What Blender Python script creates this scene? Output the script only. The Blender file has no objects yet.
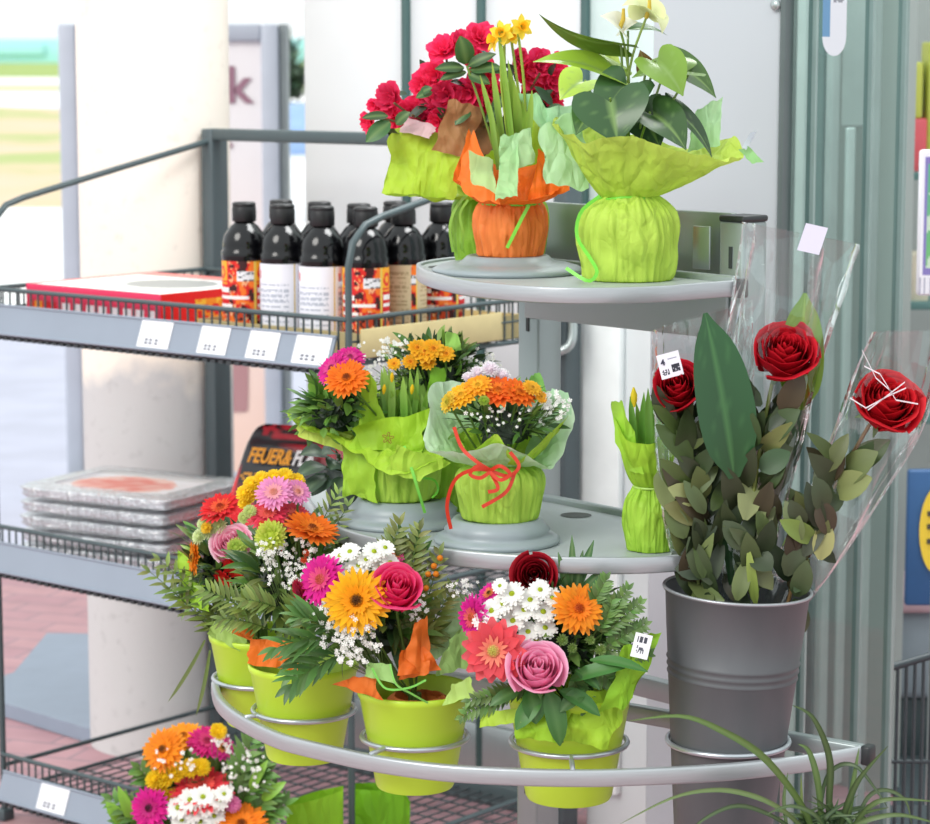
import bpy, math, random
from mathutils import Vector, Matrix, noise
R = random.Random(7)
PI = math.pi
SC = bpy.context.scene
COL = SC.collection

# ------------------------------------------------------------------ camera
FPX, HOR, CAMZ = 2500.0, 60.0, 1.55
TH = math.atan((412 - HOR) / FPX)
cam = bpy.data.cameras.new('camera'); camo = bpy.data.objects.new('camera', cam); COL.objects.link(camo)
camo.location = (0, 0, CAMZ); camo.rotation_euler = (PI/2 - TH, 0, 0)
cam.sensor_fit = 'HORIZONTAL'; cam.sensor_width = 36; cam.lens = FPX/930*36
cam.clip_end = 500
cam.dof.use_dof = True; cam.dof.focus_distance = 3.25; cam.dof.aperture_fstop = 9.0
SC.camera = camo
SC.view_settings.view_transform = 'Standard'
SC.view_settings.look = 'None'
SC.view_settings.exposure = 0.27

def ray(px, py):
    x = (px-465)/FPX; y = (412-py)/FPX
    return Vector((x, math.cos(TH)+y*math.sin(TH), -math.sin(TH)+y*math.cos(TH)))
def P(px, py, Y):                     # a point of the place seen in that direction at distance Y
    d = ray(px, py); return d*(Y/d.y) + Vector((0, 0, CAMZ))
def OZ(px, py, z):                    # same, on the horizontal plane z
    d = ray(px, py); return d*((z-CAMZ)/d.z) + Vector((0, 0, CAMZ))
def M_(npx, Y): return npx*Y/FPX      # size in metres of npx at distance Y
AW = .692
U = Vector((math.cos(AW), -math.sin(AW), 0)); N = Vector((math.sin(AW), math.cos(AW), 0)); Z = Vector((0, 0, 1))
def W(u, n, z): return U*u + N*n + Z*z
RF = Vector((-.949, 4.987, 0))
def RK(a, b, z): return RF + U*a + N*b + Z*z

# ------------------------------------------------------------------ colour + materials
def lin(c):
    return tuple(((v/255)/12.92 if v/255 <= .04045 else ((v/255+.055)/1.055)**2.4) for v in c)
def mix(a, b, t): return tuple(a[i]*(1-t)+b[i]*t for i in range(3))
def jit(c, k=.08, rnd=R):
    f = 1+rnd.uniform(-k, k); return tuple(max(0, min(255, v*f*(1+rnd.uniform(-k*.4, k*.4)))) for v in c)
MATS = {}
def nodes(name):
    m = bpy.data.materials.new(name); m.use_nodes = True
    nt = m.node_tree; return m, nt, nt.nodes['Principled BSDF'], nt.nodes['Material Output']
def add_bump(nt, b, scale, strength, dist=.002, detail=3, kind='noise'):
    tc = nt.nodes.new('ShaderNodeTexCoord')
    if kind == 'noise':
        n = nt.nodes.new('ShaderNodeTexNoise'); n.inputs['Detail'].default_value = detail; out = 'Fac'
    else:
        n = nt.nodes.new('ShaderNodeTexVoronoi'); out = 'Distance'
    n.inputs['Scale'].default_value = scale
    bu = nt.nodes.new('ShaderNodeBump'); bu.inputs['Strength'].default_value = strength; bu.inputs['Distance'].default_value = dist
    nt.links.new(tc.outputs['Object'], n.inputs['Vector']); nt.links.new(n.outputs[out], bu.inputs['Height'])
    nt.links.new(bu.outputs['Normal'], b.inputs['Normal']); return n
def colmat(name, rough=.55, transl=0., spec=.35, bump=None, metal=0., coat=0.):
    """material that takes its colour from the mesh's own colour attribute"""
    if name in MATS: return MATS[name]
    m, nt, b, o = nodes(name)
    at = nt.nodes.new('ShaderNodeAttribute'); at.attribute_name = 'Col'
    nt.links.new(at.outputs['Color'], b.inputs['Base Color'])
    b.inputs['Roughness'].default_value = rough; b.inputs['Specular IOR Level'].default_value = spec
    b.inputs['Metallic'].default_value = metal; b.inputs['Coat Weight'].default_value = coat
    if bump: add_bump(nt, b, *bump)
    if transl:
        t = nt.nodes.new('ShaderNodeBsdfTranslucent'); mx = nt.nodes.new('ShaderNodeMixShader')
        nt.links.new(at.outputs['Color'], t.inputs['Color']); mx.inputs[0].default_value = transl
        nt.links.new(b.outputs[0], mx.inputs[1]); nt.links.new(t.outputs[0], mx.inputs[2]); nt.links.new(mx.outputs[0], o.inputs['Surface'])
    MATS[name] = m; return m
def plain(name, c, rough=.5, metal=0., spec=.5, var=.06, scale=12, bump=None, coat=0., stretch=None):
    """solid colour broken up by a soft noise"""
    if name in MATS: return MATS[name]
    m, nt, b, o = nodes(name)
    tc = nt.nodes.new('ShaderNodeTexCoord'); n = nt.nodes.new('ShaderNodeTexNoise'); rp = nt.nodes.new('ShaderNodeValToRGB')
    n.inputs['Scale'].default_value = scale; n.inputs['Detail'].default_value = 5
    l = lin(c)
    rp.color_ramp.elements[0].position = .3; rp.color_ramp.elements[1].position = .7
    rp.color_ramp.elements[0].color = tuple(v*(1-var) for v in l)+(1,); rp.color_ramp.elements[1].color = tuple(min(1, v*(1+var)) for v in l)+(1,)
    if stretch:
        mp = nt.nodes.new('ShaderNodeMapping'); mp.inputs['Scale'].default_value = stretch
        nt.links.new(tc.outputs['Object'], mp.inputs['Vector']); nt.links.new(mp.outputs[0], n.inputs['Vector'])
    else: nt.links.new(tc.outputs['Object'], n.inputs['Vector'])
    nt.links.new(n.outputs['Fac'], rp.inputs[0]); nt.links.new(rp.outputs[0], b.inputs['Base Color'])
    b.inputs['Roughness'].default_value = rough; b.inputs['Metallic'].default_value = metal
    b.inputs['Specular IOR Level'].default_value = spec; b.inputs['Coat Weight'].default_value = coat
    if bump: add_bump(nt, b, *bump)
    MATS[name] = m; return m
def film(name, tint=(235, 242, 240), clear=.88, rough=.08, bump=(45, .5, .004), stretch=.4):
    """thin clear wrapping film: mostly see-through, glossy where it turns away"""
    if name in MATS: return MATS[name]
    m, nt, b, o = nodes(name); nt.nodes.remove(b)
    tr = nt.nodes.new('ShaderNodeBsdfTransparent'); tr.inputs[0].default_value = lin(tint)+(1,)
    gl = nt.nodes.new('ShaderNodeBsdfGlossy'); gl.inputs['Roughness'].default_value = rough; gl.inputs[0].default_value = (.95, .97, .97, 1)
    lw = nt.nodes.new('ShaderNodeLayerWeight'); fr = nt.nodes.new('ShaderNodeMath'); fr.operation = 'POWER'; fr.inputs[1].default_value = 2.0; nt.links.new(lw.outputs['Facing'], fr.inputs[0])
    ma = nt.nodes.new('ShaderNodeMath'); ma.operation = 'MULTIPLY_ADD'; ma.inputs[1].default_value = 1.0; ma.inputs[2].default_value = (1-clear)*.5
    mx = nt.nodes.new('ShaderNodeMixShader')
    tc = nt.nodes.new('ShaderNodeTexCoord'); n = nt.nodes.new('ShaderNodeTexNoise'); n.inputs['Scale'].default_value = bump[0]*.6; n.inputs['Detail'].default_value = 2
    mp = nt.nodes.new('ShaderNodeMapping'); mp.inputs['Scale'].default_value = (1, 1, stretch); wa = nt.nodes.new('ShaderNodeVectorMath'); wa.operation = 'MULTIPLY_ADD'; wa.inputs[1].default_value = (.06, .06, .06)
    vo = nt.nodes.new('ShaderNodeTexVoronoi'); vo.feature = 'DISTANCE_TO_EDGE'; vo.inputs['Scale'].default_value = bump[0]
    bu = nt.nodes.new('ShaderNodeBump'); bu.inputs['Strength'].default_value = bump[1]; bu.inputs['Distance'].default_value = bump[2]
    L = nt.links.new
    L(tc.outputs['Object'], mp.inputs[0]); L(mp.outputs[0], n.inputs['Vector']); L(n.outputs['Color'], wa.inputs[0]); L(mp.outputs[0], wa.inputs[2]); L(wa.outputs[0], vo.inputs['Vector']); L(vo.outputs['Distance'], bu.inputs['Height'])
    L(bu.outputs[0], gl.inputs['Normal']); L(bu.outputs[0], lw.inputs['Normal'])
    L(fr.outputs[0], ma.inputs[0]); L(ma.outputs[0], mx.inputs[0]); L(tr.outputs[0], mx.inputs[1]); L(gl.outputs[0], mx.inputs[2])
    L(mx.outputs[0], o.inputs['Surface'])
    MATS[name] = m; return m

PETAL = lambda: colmat('petal', .6, .34, .25)
LEAFM = lambda: colmat('leaf', .42, .12, .45)
PAPER = lambda: crumple()
PRINT = lambda: colmat('printed_surface', .45, 0, .4)
RIBB = lambda: colmat('ribbon', .3, .15, .5)

def crumple():
    '''tissue paper: colour from the mesh, faceted crumples plus fine upright creases in the bump'''
    if 'tissue_paper' in MATS: return MATS['tissue_paper']
    m = colmat('tissue_paper', .55, .26, .3); nt = m.node_tree; b = nt.nodes['Principled BSDF']; L = nt.links.new
    tc = nt.nodes.new('ShaderNodeTexCoord'); mp = nt.nodes.new('ShaderNodeMapping'); mp.inputs['Scale'].default_value = (1, 1, .45)
    n = nt.nodes.new('ShaderNodeTexNoise'); n.inputs['Scale'].default_value = 30; n.inputs['Detail'].default_value = 1
    va = nt.nodes.new('ShaderNodeVectorMath'); va.operation = 'MULTIPLY_ADD'; va.inputs[1].default_value = (.03, .03, .03)
    v = nt.nodes.new('ShaderNodeTexVoronoi'); v.feature = 'DISTANCE_TO_EDGE'; v.inputs['Scale'].default_value = 34
    v2 = nt.nodes.new('ShaderNodeTexVoronoi'); v2.feature = 'F1'; v2.inputs['Scale'].default_value = 70
    ad = nt.nodes.new('ShaderNodeMath'); ad.operation = 'MULTIPLY_ADD'; ad.inputs[1].default_value = .35
    bu = nt.nodes.new('ShaderNodeBump'); bu.inputs['Strength'].default_value = .8; bu.inputs['Distance'].default_value = .012
    L(tc.outputs['Object'], mp.inputs[0]); L(mp.outputs[0], n.inputs['Vector']); L(n.outputs['Color'], va.inputs[0]); L(mp.outputs[0], va.inputs[2])
    L(va.outputs[0], v.inputs['Vector']); L(va.outputs[0], v2.inputs['Vector']); L(v2.outputs['Distance'], ad.inputs[0]); L(v.outputs['Distance'], ad.inputs[2]); L(ad.outputs[0], bu.inputs['Height']); L(bu.outputs[0], b.inputs['Normal'])
    return m
# ------------------------------------------------------------------ mesh builder
class MB:
    def __init__(s): s.v = []; s.f = []; s.c = []; s.mi = []; s.sm = []
    def add(s, vs, fs, col=(200, 200, 200), mi=0, smooth=True):
        b = len(s.v); s.v += [Vector(v) for v in vs]
        if isinstance(col, list): s.c += col
        else: s.c += [col]*len(vs)
        for f in fs: s.f.append(tuple(b+i for i in f)); s.mi.append(mi); s.sm.append(smooth)
        return s
    def grid(s, rows, col=(200, 200, 200), closed=False, mi=0, smooth=True, cols=None):
        n = len(rows[0]); vs = [p for r in rows for p in r]; fs = []
        for i in range(len(rows)-1):
            for j in range(n if closed else n-1):
                k = (j+1) % n; fs.append((i*n+j, i*n+k, (i+1)*n+k, (i+1)*n+j))
        c = [x for r in cols for x in r] if cols else col
        return s.add(vs, fs, c, mi, smooth)
    def box(s, c, sx, sy, sz, ax=(Vector((1, 0, 0)), Vector((0, 1, 0)), Vector((0, 0, 1))), col=(200, 200, 200), bev=0., mi=0):
        X, Y, Zz = [Vector(a) for a in ax]; c = Vector(c); b = min(bev, sx*.45, sy*.45, sz*.45)
        if b <= 0:
            vs = [c+X*(i*sx/2)+Y*(j*sy/2)+Zz*(k*sz/2) for k in (-1, 1) for j in (-1, 1) for i in (-1, 1)]
            return s.add(vs, [(0, 2, 3, 1), (4, 5, 7, 6), (0, 1, 5, 4), (2, 6, 7, 3), (0, 4, 6, 2), (1, 3, 7, 5)], col, mi, False)
        # bevelled: rounded rectangle rings
        def ring(hx, hy, z, q):
            out = []
            for (sx_, sy_, a0) in ((1, 1, 0), (-1, 1, 90), (-1, -1, 180), (1, -1, 270)):
                for k in range(3):
                    a = math.radians(a0+45*k)
                    out.append(c+X*(sx_*(hx-b)+q*math.cos(a))+Y*(sy_*(hy-b)+q*math.sin(a))+Zz*z)
            return out
        hx, hy, hz = sx/2, sy/2, sz/2
        rows = [ring(hx, hy, -hz+b*(1-math.cos(q)), b*math.sin(q)) for q in (0, PI/4, PI/2)]
        rows += [ring(hx, hy, hz-b*(1-math.cos(q)), b*math.sin(q)) for q in (PI/2, PI/4, 0)]
        s.grid(rows, col, True, mi, True)
        n = 12; s.add(rows[0], [tuple(reversed(range(n)))], col, mi, False); s.add(rows[-1], [tuple(range(n))], col, mi, False)
        return s
    def tube(s, pts, r, n=8, col=(200, 200, 200), caps=True, mi=0, closed=False):
        pts = [Vector(p) for p in pts]; rr = r if isinstance(r, (list, tuple)) else [r]*len(pts)
        rows = []; prev = None
        for i, p in enumerate(pts):
            if closed: t = (pts[(i+1) % len(pts)]-pts[i-1])
            else: t = (pts[min(i+1, len(pts)-1)]-pts[max(i-1, 0)])
            t = t.normalized() if t.length > 1e-9 else Vector((0, 0, 1))
            if prev is None:
                h = Vector((0, 0, 1)) if abs(t.z) < .9 else Vector((1, 0, 0)); a = t.cross(h).normalized()
            else:
                a = prev-t*prev.dot(t); a = a.normalized() if a.length > 1e-6 else t.orthogonal().normalized()
            prev = a; b = t.cross(a)
            rows.append([p+(a*math.cos(2*PI*k/n)+b*math.sin(2*PI*k/n))*rr[i] for k in range(n)])
        if closed: rows.append(rows[0])
        s.grid(rows, col, True, mi)
        if caps and not closed:
            s.add(rows[0], [tuple(range(n))], col, mi, False); s.add(rows[-1], [tuple(reversed(range(n)))], col, mi, False)
        return s
    def bar(s, p, q, wx, wz, up=Z, col=(200, 200, 200), mi=0, bev=0.):
        p, q = Vector(p), Vector(q); d = q-p; y = d.normalized(); x = y.cross(Vector(up)).normalized(); z = x.cross(y)
        return s.box((p+q)/2, wx, d.length, wz, (x, y, z), col, bev, mi)
    def strip(s, pts, w, side, col=(200, 200, 200)):
        """flat ribbon along pts, width vector along side (Vector or list)"""
        pts = [Vector(p) for p in pts]; rows = []
        for i, p in enumerate(pts):
            sd = Vector(side[i]) if isinstance(side, list) else Vector(side)
            ww = w[i] if isinstance(w, (list, tuple)) else w
            rows.append([p-sd*ww/2, p+sd*ww/2])
        return s.grid(rows, col)
    def lathe(s, c, prof, n=40, col=(200, 200, 200), ax=Z, cap0=True, cap1=False, fn=None, mi=0, cols=None):
        c = Vector(c); ax = Vector(ax).normalized(); q = Z.rotation_difference(ax); rows = []
        for (r, z) in prof:
            row = []
            for k in range(n):
                th = 2*PI*k/n; r2 = r*(fn(th, z) if fn else 1)
                row.append(c+q @ Vector((r2*math.cos(th), r2*math.sin(th), z)))
            rows.append(row)
        cc = [[x]*n for x in cols] if cols else None
        s.grid(rows, col, True, mi, True, cc)
        e = cols or [col]*len(prof)
        if cap0: s.add(rows[0], [tuple(reversed(range(n)))], e[0], mi, False)
        if cap1: s.add(rows[-1], [tuple(range(n))], e[-1], mi, False)
        return s
    def build(s, name, mats, parent=None, origin=None, label=None, kind=None, mod=None):
        me = bpy.data.meshes.new(name)
        o0 = Vector(origin) if origin is not None else (Vector(parent['_o']) if parent is not None and '_o' in parent else Vector((0, 0, 0)))
        me.from_pydata([tuple(v-o0) for v in s.v], [], s.f)
        if not isinstance(mats, (list, tuple)): mats = [mats]
        for m in mats: me.materials.append(m)
        me.polygons.foreach_set('material_index', s.mi); me.polygons.foreach_set('use_smooth', s.sm)
        ca = me.color_attributes.new('Col', 'FLOAT_COLOR', 'POINT')
        flat = []
        for c in s.c: flat += list(lin(c))+[1.]
        ca.data.foreach_set('color', flat)
        me.update()
        o = bpy.data.objects.new(name, me); COL.objects.link(o)
        if parent is not None: o.parent = parent; o['_o'] = tuple(o0)
        else: o.location = o0
        if label: o['label'] = label
        if kind: o['kind'] = kind
        return o
def thing(name, loc, label, cat, group=None):
    o = bpy.data.objects.new(name, None); COL.objects.link(o); o.location = Vector(loc); o['_o'] = tuple(loc)
    o.empty_display_size = .02
    o['label'] = label; o['category'] = cat
    if group: o['group'] = group
    return o
def tag(o, label, cat, group=None, kind=None):
    if label: o['label'] = label; o['category'] = cat
    if group: o['group'] = group
    if kind: o['kind'] = kind
    return o
def text_mb(txt, size, origin, xdir, ydir, thick=.0004, col=(0, 0, 0), bold=0., align='LEFT', shear=0., sx=1.):
    """lettering as mesh, laid on a plane"""
    cu = bpy.data.curves.new('lettering', 'FONT'); cu.body = txt; cu.size = size; cu.extrude = thick; cu.align_x = align
    cu.offset = bold; cu.resolution_u = 3; cu.shear = shear
    ob = bpy.data.objects.new('lettering', cu); COL.objects.link(ob)
    dg = bpy.context.evaluated_depsgraph_get(); me = bpy.data.meshes.new_from_object(ob.evaluated_get(dg))
    X = Vector(xdir).normalized(); Y = Vector(ydir).normalized(); Zz = X.cross(Y); o = Vector(origin)
    mb = MB(); mb.add([o+X*v.co.x*sx+Y*v.co.y+Zz*v.co.z for v in me.vertices], [tuple(p.vertices) for p in me.polygons], col, 0, False)
    bpy.data.objects.remove(ob); bpy.data.curves.remove(cu); bpy.data.meshes.remove(me)
    return mb
def painted(mb, p00, du, dv, nu, nv, fn, mi=0):
    """flat panel of nu x nv cells, each cell coloured by fn(u, v) in 0..1 (v up)"""
    p00, du, dv = Vector(p00), Vector(du), Vector(dv); vs = []; fs = []; cs = []
    for j in range(nv):
        for i in range(nu):
            b = len(vs)
            for (a, c) in ((i, j), (i+1, j), (i+1, j+1), (i, j+1)): vs.append(p00+du*(a/nu)+dv*(c/nv))
            col = fn((i+.5)/nu, (j+.5)/nv); cs += [col]*4; fs.append((b, b+1, b+2, b+3))
    return mb.add(vs, fs, cs, mi, False)
def catmull(pts, n, closed=True):
    m = len(pts); out = []
    for k in range(n):
        t = k/n*m if closed else k/(n-1)*(m-1)
        i = min(int(t), m-1) if closed else min(int(t), m-2); f = t-i
        g = (lambda a: pts[a % m]) if closed else (lambda a: pts[max(0, min(m-1, a))])
        p0, p1, p2, p3 = g(i-1), g(i), g(i+1), g(i+2)
        out.append(.5*((2*p1)+(p2-p0)*f+(2*p0-5*p1+4*p2-p3)*f*f+(3*p1-p0-3*p2+p3)*f**3))
    return out
def vn(p, s=1.): return noise.noise(Vector(p)*s)
# ------------------------------------------------------------------ flowers and leaves
def frame(d, roll=0.):
    d = Vector(d).normalized(); x = d.orthogonal().normalized(); x = Matrix.Rotation(roll, 3, d) @ x
    return Matrix((x, d.cross(x), d)).transposed()
class LF:
    """local frame: place points given in flower coordinates (z = facing)"""
    def __init__(s, o, d, roll=0.): s.o = Vector(o); s.m = frame(d, roll)
    def __call__(s, x, y, z): return s.o + s.m @ Vector((x, y, z))
def ray_petal(mb, L, ang, r0, r1, w, z0, z1, cup, droop, c0, c1, prof=(.5, .95, 1., .82, .22), cc=3):
    ca, sa = math.cos(ang), math.sin(ang); rows = []; cols = []; n = len(prof)
    for i in range(n):
        t = i/(n-1); r = r0+(r1-r0)*t; z = z0+(z1-z0)*t-droop*t*t; row = []; cl = []
        for j in range(cc):
            s_ = (j/(cc-1)-.5)*2; y = s_*w*.5*prof[i]; zz = z+cup*s_*s_*w
            row.append(L(ca*r-sa*y, sa*r+ca*y, zz)); cl.append(mix(c0, c1, t))
        rows.append(row); cols.append(cl)
    mb.grid(rows, cols=cols)
def dome(mb, L, r, h, col, z0=0., n=10, m=4, col2=None):
    rows = []; cols = []
    for i in range(m):
        a = i/(m-1)*PI/2*.97
        rows.append([L(r*math.cos(a)*math.cos(2*PI*k/n), r*math.cos(a)*math.sin(2*PI*k/n), z0+h*math.sin(a)) for k in range(n)])
        cols.append([mix(col, col2 or col, i/(m-1))]*n)
    mb.grid(rows, closed=True, cols=cols); mb.add(rows[-1], [tuple(range(n))], cols[-1], 0)
def stem_to(mb, p, q, r=.0016, col=(86, 120, 48), bend=.12, n=6):
    p, q = Vector(p), Vector(q); d = q-p; side = Vector((d.y, -d.x, 0)); pts = []
    for i in range(n):
        t = i/(n-1); pts.append(p.lerp(q, t)+Z*(-(t*(1-t))*d.length*bend))
    mb.tube(pts, r, 5, col)
def gerbera(root, p, d, rad, c, eye=(235, 175, 60), core=(60, 35, 20), name='gerbera', label=None, bind=None, n=24, cup=.15):
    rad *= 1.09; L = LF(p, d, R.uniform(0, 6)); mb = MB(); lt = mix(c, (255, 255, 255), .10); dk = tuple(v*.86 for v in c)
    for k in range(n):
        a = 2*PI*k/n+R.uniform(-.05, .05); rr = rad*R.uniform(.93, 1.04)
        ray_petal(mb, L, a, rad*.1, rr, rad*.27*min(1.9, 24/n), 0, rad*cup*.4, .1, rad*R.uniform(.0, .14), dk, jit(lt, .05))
    for k in range(n-3):
        a = 2*PI*(k+.5)/(n-3)+R.uniform(-.08, .08); rr = rad*R.uniform(.76, .88)
        ray_petal(mb, L, a, rad*.1, rr, rad*.25*min(1.8, 24/n), rad*.05, rad*(cup*.7+.1), .12, rad*R.uniform(.0, .1), dk, jit(c, .06))
    for k in range(n):
        a = 2*PI*k/n+R.uniform(-.1, .1); rr = rad*R.uniform(.40, .52)
        ray_petal(mb, L, a, rad*.12, rr, rad*.13, rad*.08, rad*.24, .1, rad*R.uniform(0, .06), mix(eye, c, .3), mix(eye, c, .55 if k % 2 else .2), (.7, 1, .8, .2))
    o = mb.build(name, PETAL(), root, label=label)
    mc = MB(); dome(mc, L, rad*.2, rad*.13, eye, rad*.10, 14, 4, core)
    for k in range(30):
        a = k*2.4; q = rad*.2*math.sqrt(k/30); z = rad*(.10+.13*math.sqrt(max(0, 1-(q/(rad*.2))**2)))
        dome(mc, LF(L(q*math.cos(a), q*math.sin(a), z), d), rad*.025, rad*.05, mix(core, eye, .25 if k < 14 else .8), 0, 5, 3)
    mc.build('flower_center', PETAL(), o)
    if bind is not None:
        ms = MB(); stem_to(ms, L(0, 0, -rad*.02), bind); ms.build('stem', LEAFM(), o)
    return o
def rose(root, p, d, rad, c, name='rose_bloom', label=None, bind=None, tight=1., edge=None, n=20, hgt=1.05):
    d = (Vector(d).normalized()+Vector((0, 0, .42))).normalized(); p = Vector(p)-Z*rad*.22
    L = LF(p, d, R.uniform(0, 6)); mb = MB(); edge = edge or mix(c, (255, 255, 255), .12)
    for k in range(n):
        f = k/(n-1); rho = rad*(.10+.90*f**.85); ang = k*2.39996+R.uniform(-.15, .15)
        H = rad*hgt*(1.0-.36*f*tight)*R.uniform(.95, 1.05); half = 1.45-.35*f; curl = rad*(.02+.20*f*f)
        z0 = -rad*.42; nr, nc = 7, 9; rows = []; cols = []
        for i in range(nr):
            t = i/(nr-1); row = []; cl = []
            for j in range(nc):
                s_ = (j/(nc-1)-.5)*2; a = ang+half*s_
                lip = 1-.26*abs(s_)**2.6+.05*math.sin(s_*5+k*1.7)+.05*math.exp(-(s_*5)**2)
                prof = (.34+.66*math.sin(min(1, t*1.5)*PI/2))*(1-.30*(1-f)**.7*max(0, t-.35)/.65)
                r = rho*prof*(1+.05*s_*s_) - rad*.05*f*(1-abs(s_))
                r += curl*max(0, (t-.72)/.28)**2*(1.1-.4*abs(s_))
                z = z0+H*lip*t*1.35 - curl*.55*max(0, (t-.82)/.18)**2
                row.append(L(r*math.cos(a), r*math.sin(a), z))
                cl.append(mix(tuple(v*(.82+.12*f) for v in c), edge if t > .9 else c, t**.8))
            rows.append(row); cols.append(cl)
        mb.grid(rows, cols=cols)
    o = mb.build(name, PETAL(), root, label=label)
    mc = MB()
    for k in range(5):
        ray_petal(mc, L, k*2*PI/5, rad*.1, rad*.75, rad*.3, -rad*.45, -rad*.3, -.1, rad*.35, (90, 130, 50), (70, 110, 45), (.7, 1, .8, .5, .1))
    mc.lathe(L(0, 0, -rad*.62), [(rad*.1, 0), (rad*.2, rad*.08), (rad*.28, rad*.2)], 8, (88, 125, 52), L.m @ Z)
    mc.build('sepals', LEAFM(), o)
    if bind is not None:
        ms = MB(); stem_to(ms, L(0, 0, -rad*.6), bind, .0022); ms.build('stem', LEAFM(), o)
    return o
def daisy(root, p, d, rad, c=(250, 250, 246), eye=(190, 205, 50), name='daisy', label=None, layers=2, n=15):
    L = LF(p, d, R.uniform(0, 6)); mb = MB()
    for l in range(layers):
        for k in range(n):
            a = 2*PI*(k+.5*l)/n+R.uniform(-.08, .08)
            ray_petal(mb, L, a, rad*.12, rad*R.uniform(.9, 1.05)*(1-.16*l), rad*.34, rad*.05*l, rad*(.12+.12*l), .1, rad*R.uniform(0, .15), tuple(v*.95 for v in c), c, (.5, .95, 1, .5))
    o = mb.build(name, PETAL(), root, label=label)
    mc = MB(); dome(mc, L, rad*.24, rad*.18, eye, rad*.06, 9, 3, mix(eye, (120, 150, 20), .4)); mc.build('flower_center', PETAL(), o)
    return o
def pompon(root, p, d, rad, c, c2=None, name='chrysanthemum', label=None, n=60):
    L = LF(p, d, R.uniform(0, 6)); mb = MB(); c2 = c2 or mix(c, (255, 255, 255), .2)
    for k in range(n):
        f = math.sqrt((k+.5)/n); a = k*2.39996; el = (1-f)*1.25+.12
        r1 = rad*R.uniform(.9, 1.05)*math.cos(el)*1.0; z1 = rad*.8*math.sin(el)
        ray_petal(mb, L, a, r1*.35, r1, rad*.26, z1*.3, z1, .25, rad*.05*f, tuple(v*.94 for v in c), jit(c2, .06), (.6, 1, .9, .3))
    dome(mb, L, rad*.45, rad*.5, c, 0, 8, 4)
    return mb.build(name, PETAL(), root, label=label)
def azalea(root, p, d, rad, c, name='azalea_bloom', label=None):
    L = LF(p, d, R.uniform(0, 6)); mb = MB()
    for l, n, el, k_ in ((0, 5, .35, 1.), (1, 5, .75, .85), (2, 4, 1.1, .6)):
        for k in range(n):
            a = 2*PI*(k+.5*l)/n+R.uniform(-.15, .15); rr = rad*k_*R.uniform(.9, 1.1); nr, nc = 5, 7; rows = []; cols = []
            ca, sa = math.cos(a), math.sin(a); ph = R.uniform(0, 6)
            for i in range(nr):
                t = i/(nr-1); w = rad*k_*.95*(.2, .75, 1.05, 1.0, .6)[i]; row = []; cl = []
                for j in range(nc):
                    s_ = (j/(nc-1)-.5)*2; y = s_*w*.5; r = rr*t*math.cos(el)*(1-.12*s_*s_)
                    z = rr*t*math.sin(el)+rad*.10*t*math.sin(s_*5+ph)+rad*.12*s_*s_
                    row.append(L(ca*r-sa*y, sa*r+ca*y, z)); cl.append(mix(tuple(v*.90 for v in c), mix(c, (255, 200, 210), .12*(j % 2)), t))
                rows.append(row); cols.append(cl)
            mb.grid(rows, cols=cols)
    o = mb.build(name, PETAL(), root, label=label)
    return o
LEAFPROF = {'lance': (.12, .62, .95, 1., .85, .55, .06), 'oval': (.2, .8, 1., 1., .9, .62, .08), 'strap': (.5, .8, .95, 1., .95, .7, .05),
            'heart': (1.02, 1.12, 1.05, .9, .66, .36, .03), 'sprig': (.25, .9, 1., .6, .08)}
def leaf(mb, b, t, w, nrm, col, prof='lance', fold=.25, droop=.12, tipc=None, vein=None, cc=5, wave=0.):
    """leaf blade from base b to tip t, nrm = upper side"""
    b, t, nrm = Vector(b), Vector(t), Vector(nrm); ax = t-b; Lh = ax.length
    if Lh < 1e-6: return
    ax.normalize(); side = ax.cross(nrm)
    side = side.normalized() if side.length > 1e-6 else ax.orthogonal().normalized()
    up = side.cross(ax).normalized(); pr = LEAFPROF[prof]; n = len(pr); rows = []; cols = []
    if cc >= 7:
        pr = [v.x for v in catmull([Vector((x, 0, 0)) for x in pr], 19, False)]; n = 19; cc = 13
    dk = tuple(v*.88 for v in col); tipc = tipc or col; ph = R.uniform(0, 6)
    for i in range(n):
        f = i/(n-1); row = []; cl = []; base = b+ax*(f*Lh)+up*(droop*Lh*(4*f*(1-f)))
        for j in range(cc):
            s_ = (j/(cc-1)-.5)*2; back = 0
            if prof == 'heart' and f < .35: g_ = (1-f/.35)**1.5; back = Lh*g_*(.10-.34*math.sin(min(1, abs(s_)*1.25)*PI/2)*(1-.35*abs(s_)**3))
            row.append(base+ax*back+side*(s_*w*.5*pr[i])+up*(fold*abs(s_)*w*.5*pr[i]+wave*w*math.sin(f*9+ph+s_*2)*abs(s_)))
            c_ = mix(mix(dk, col, min(1, abs(s_)*1.2)), tipc, f)
            if vein and (abs(s_) < .01 or (cc > 7 and abs((f*5-abs(s_)*1.3) % 1-.5) > .46 and abs(s_) < .8)): c_ = mix(c_, vein, .8 if abs(s_) < .01 else .35)
            cl.append(c_)
        rows.append(row); cols.append(cl)
    mb.grid(rows, cols=cols)
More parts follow.
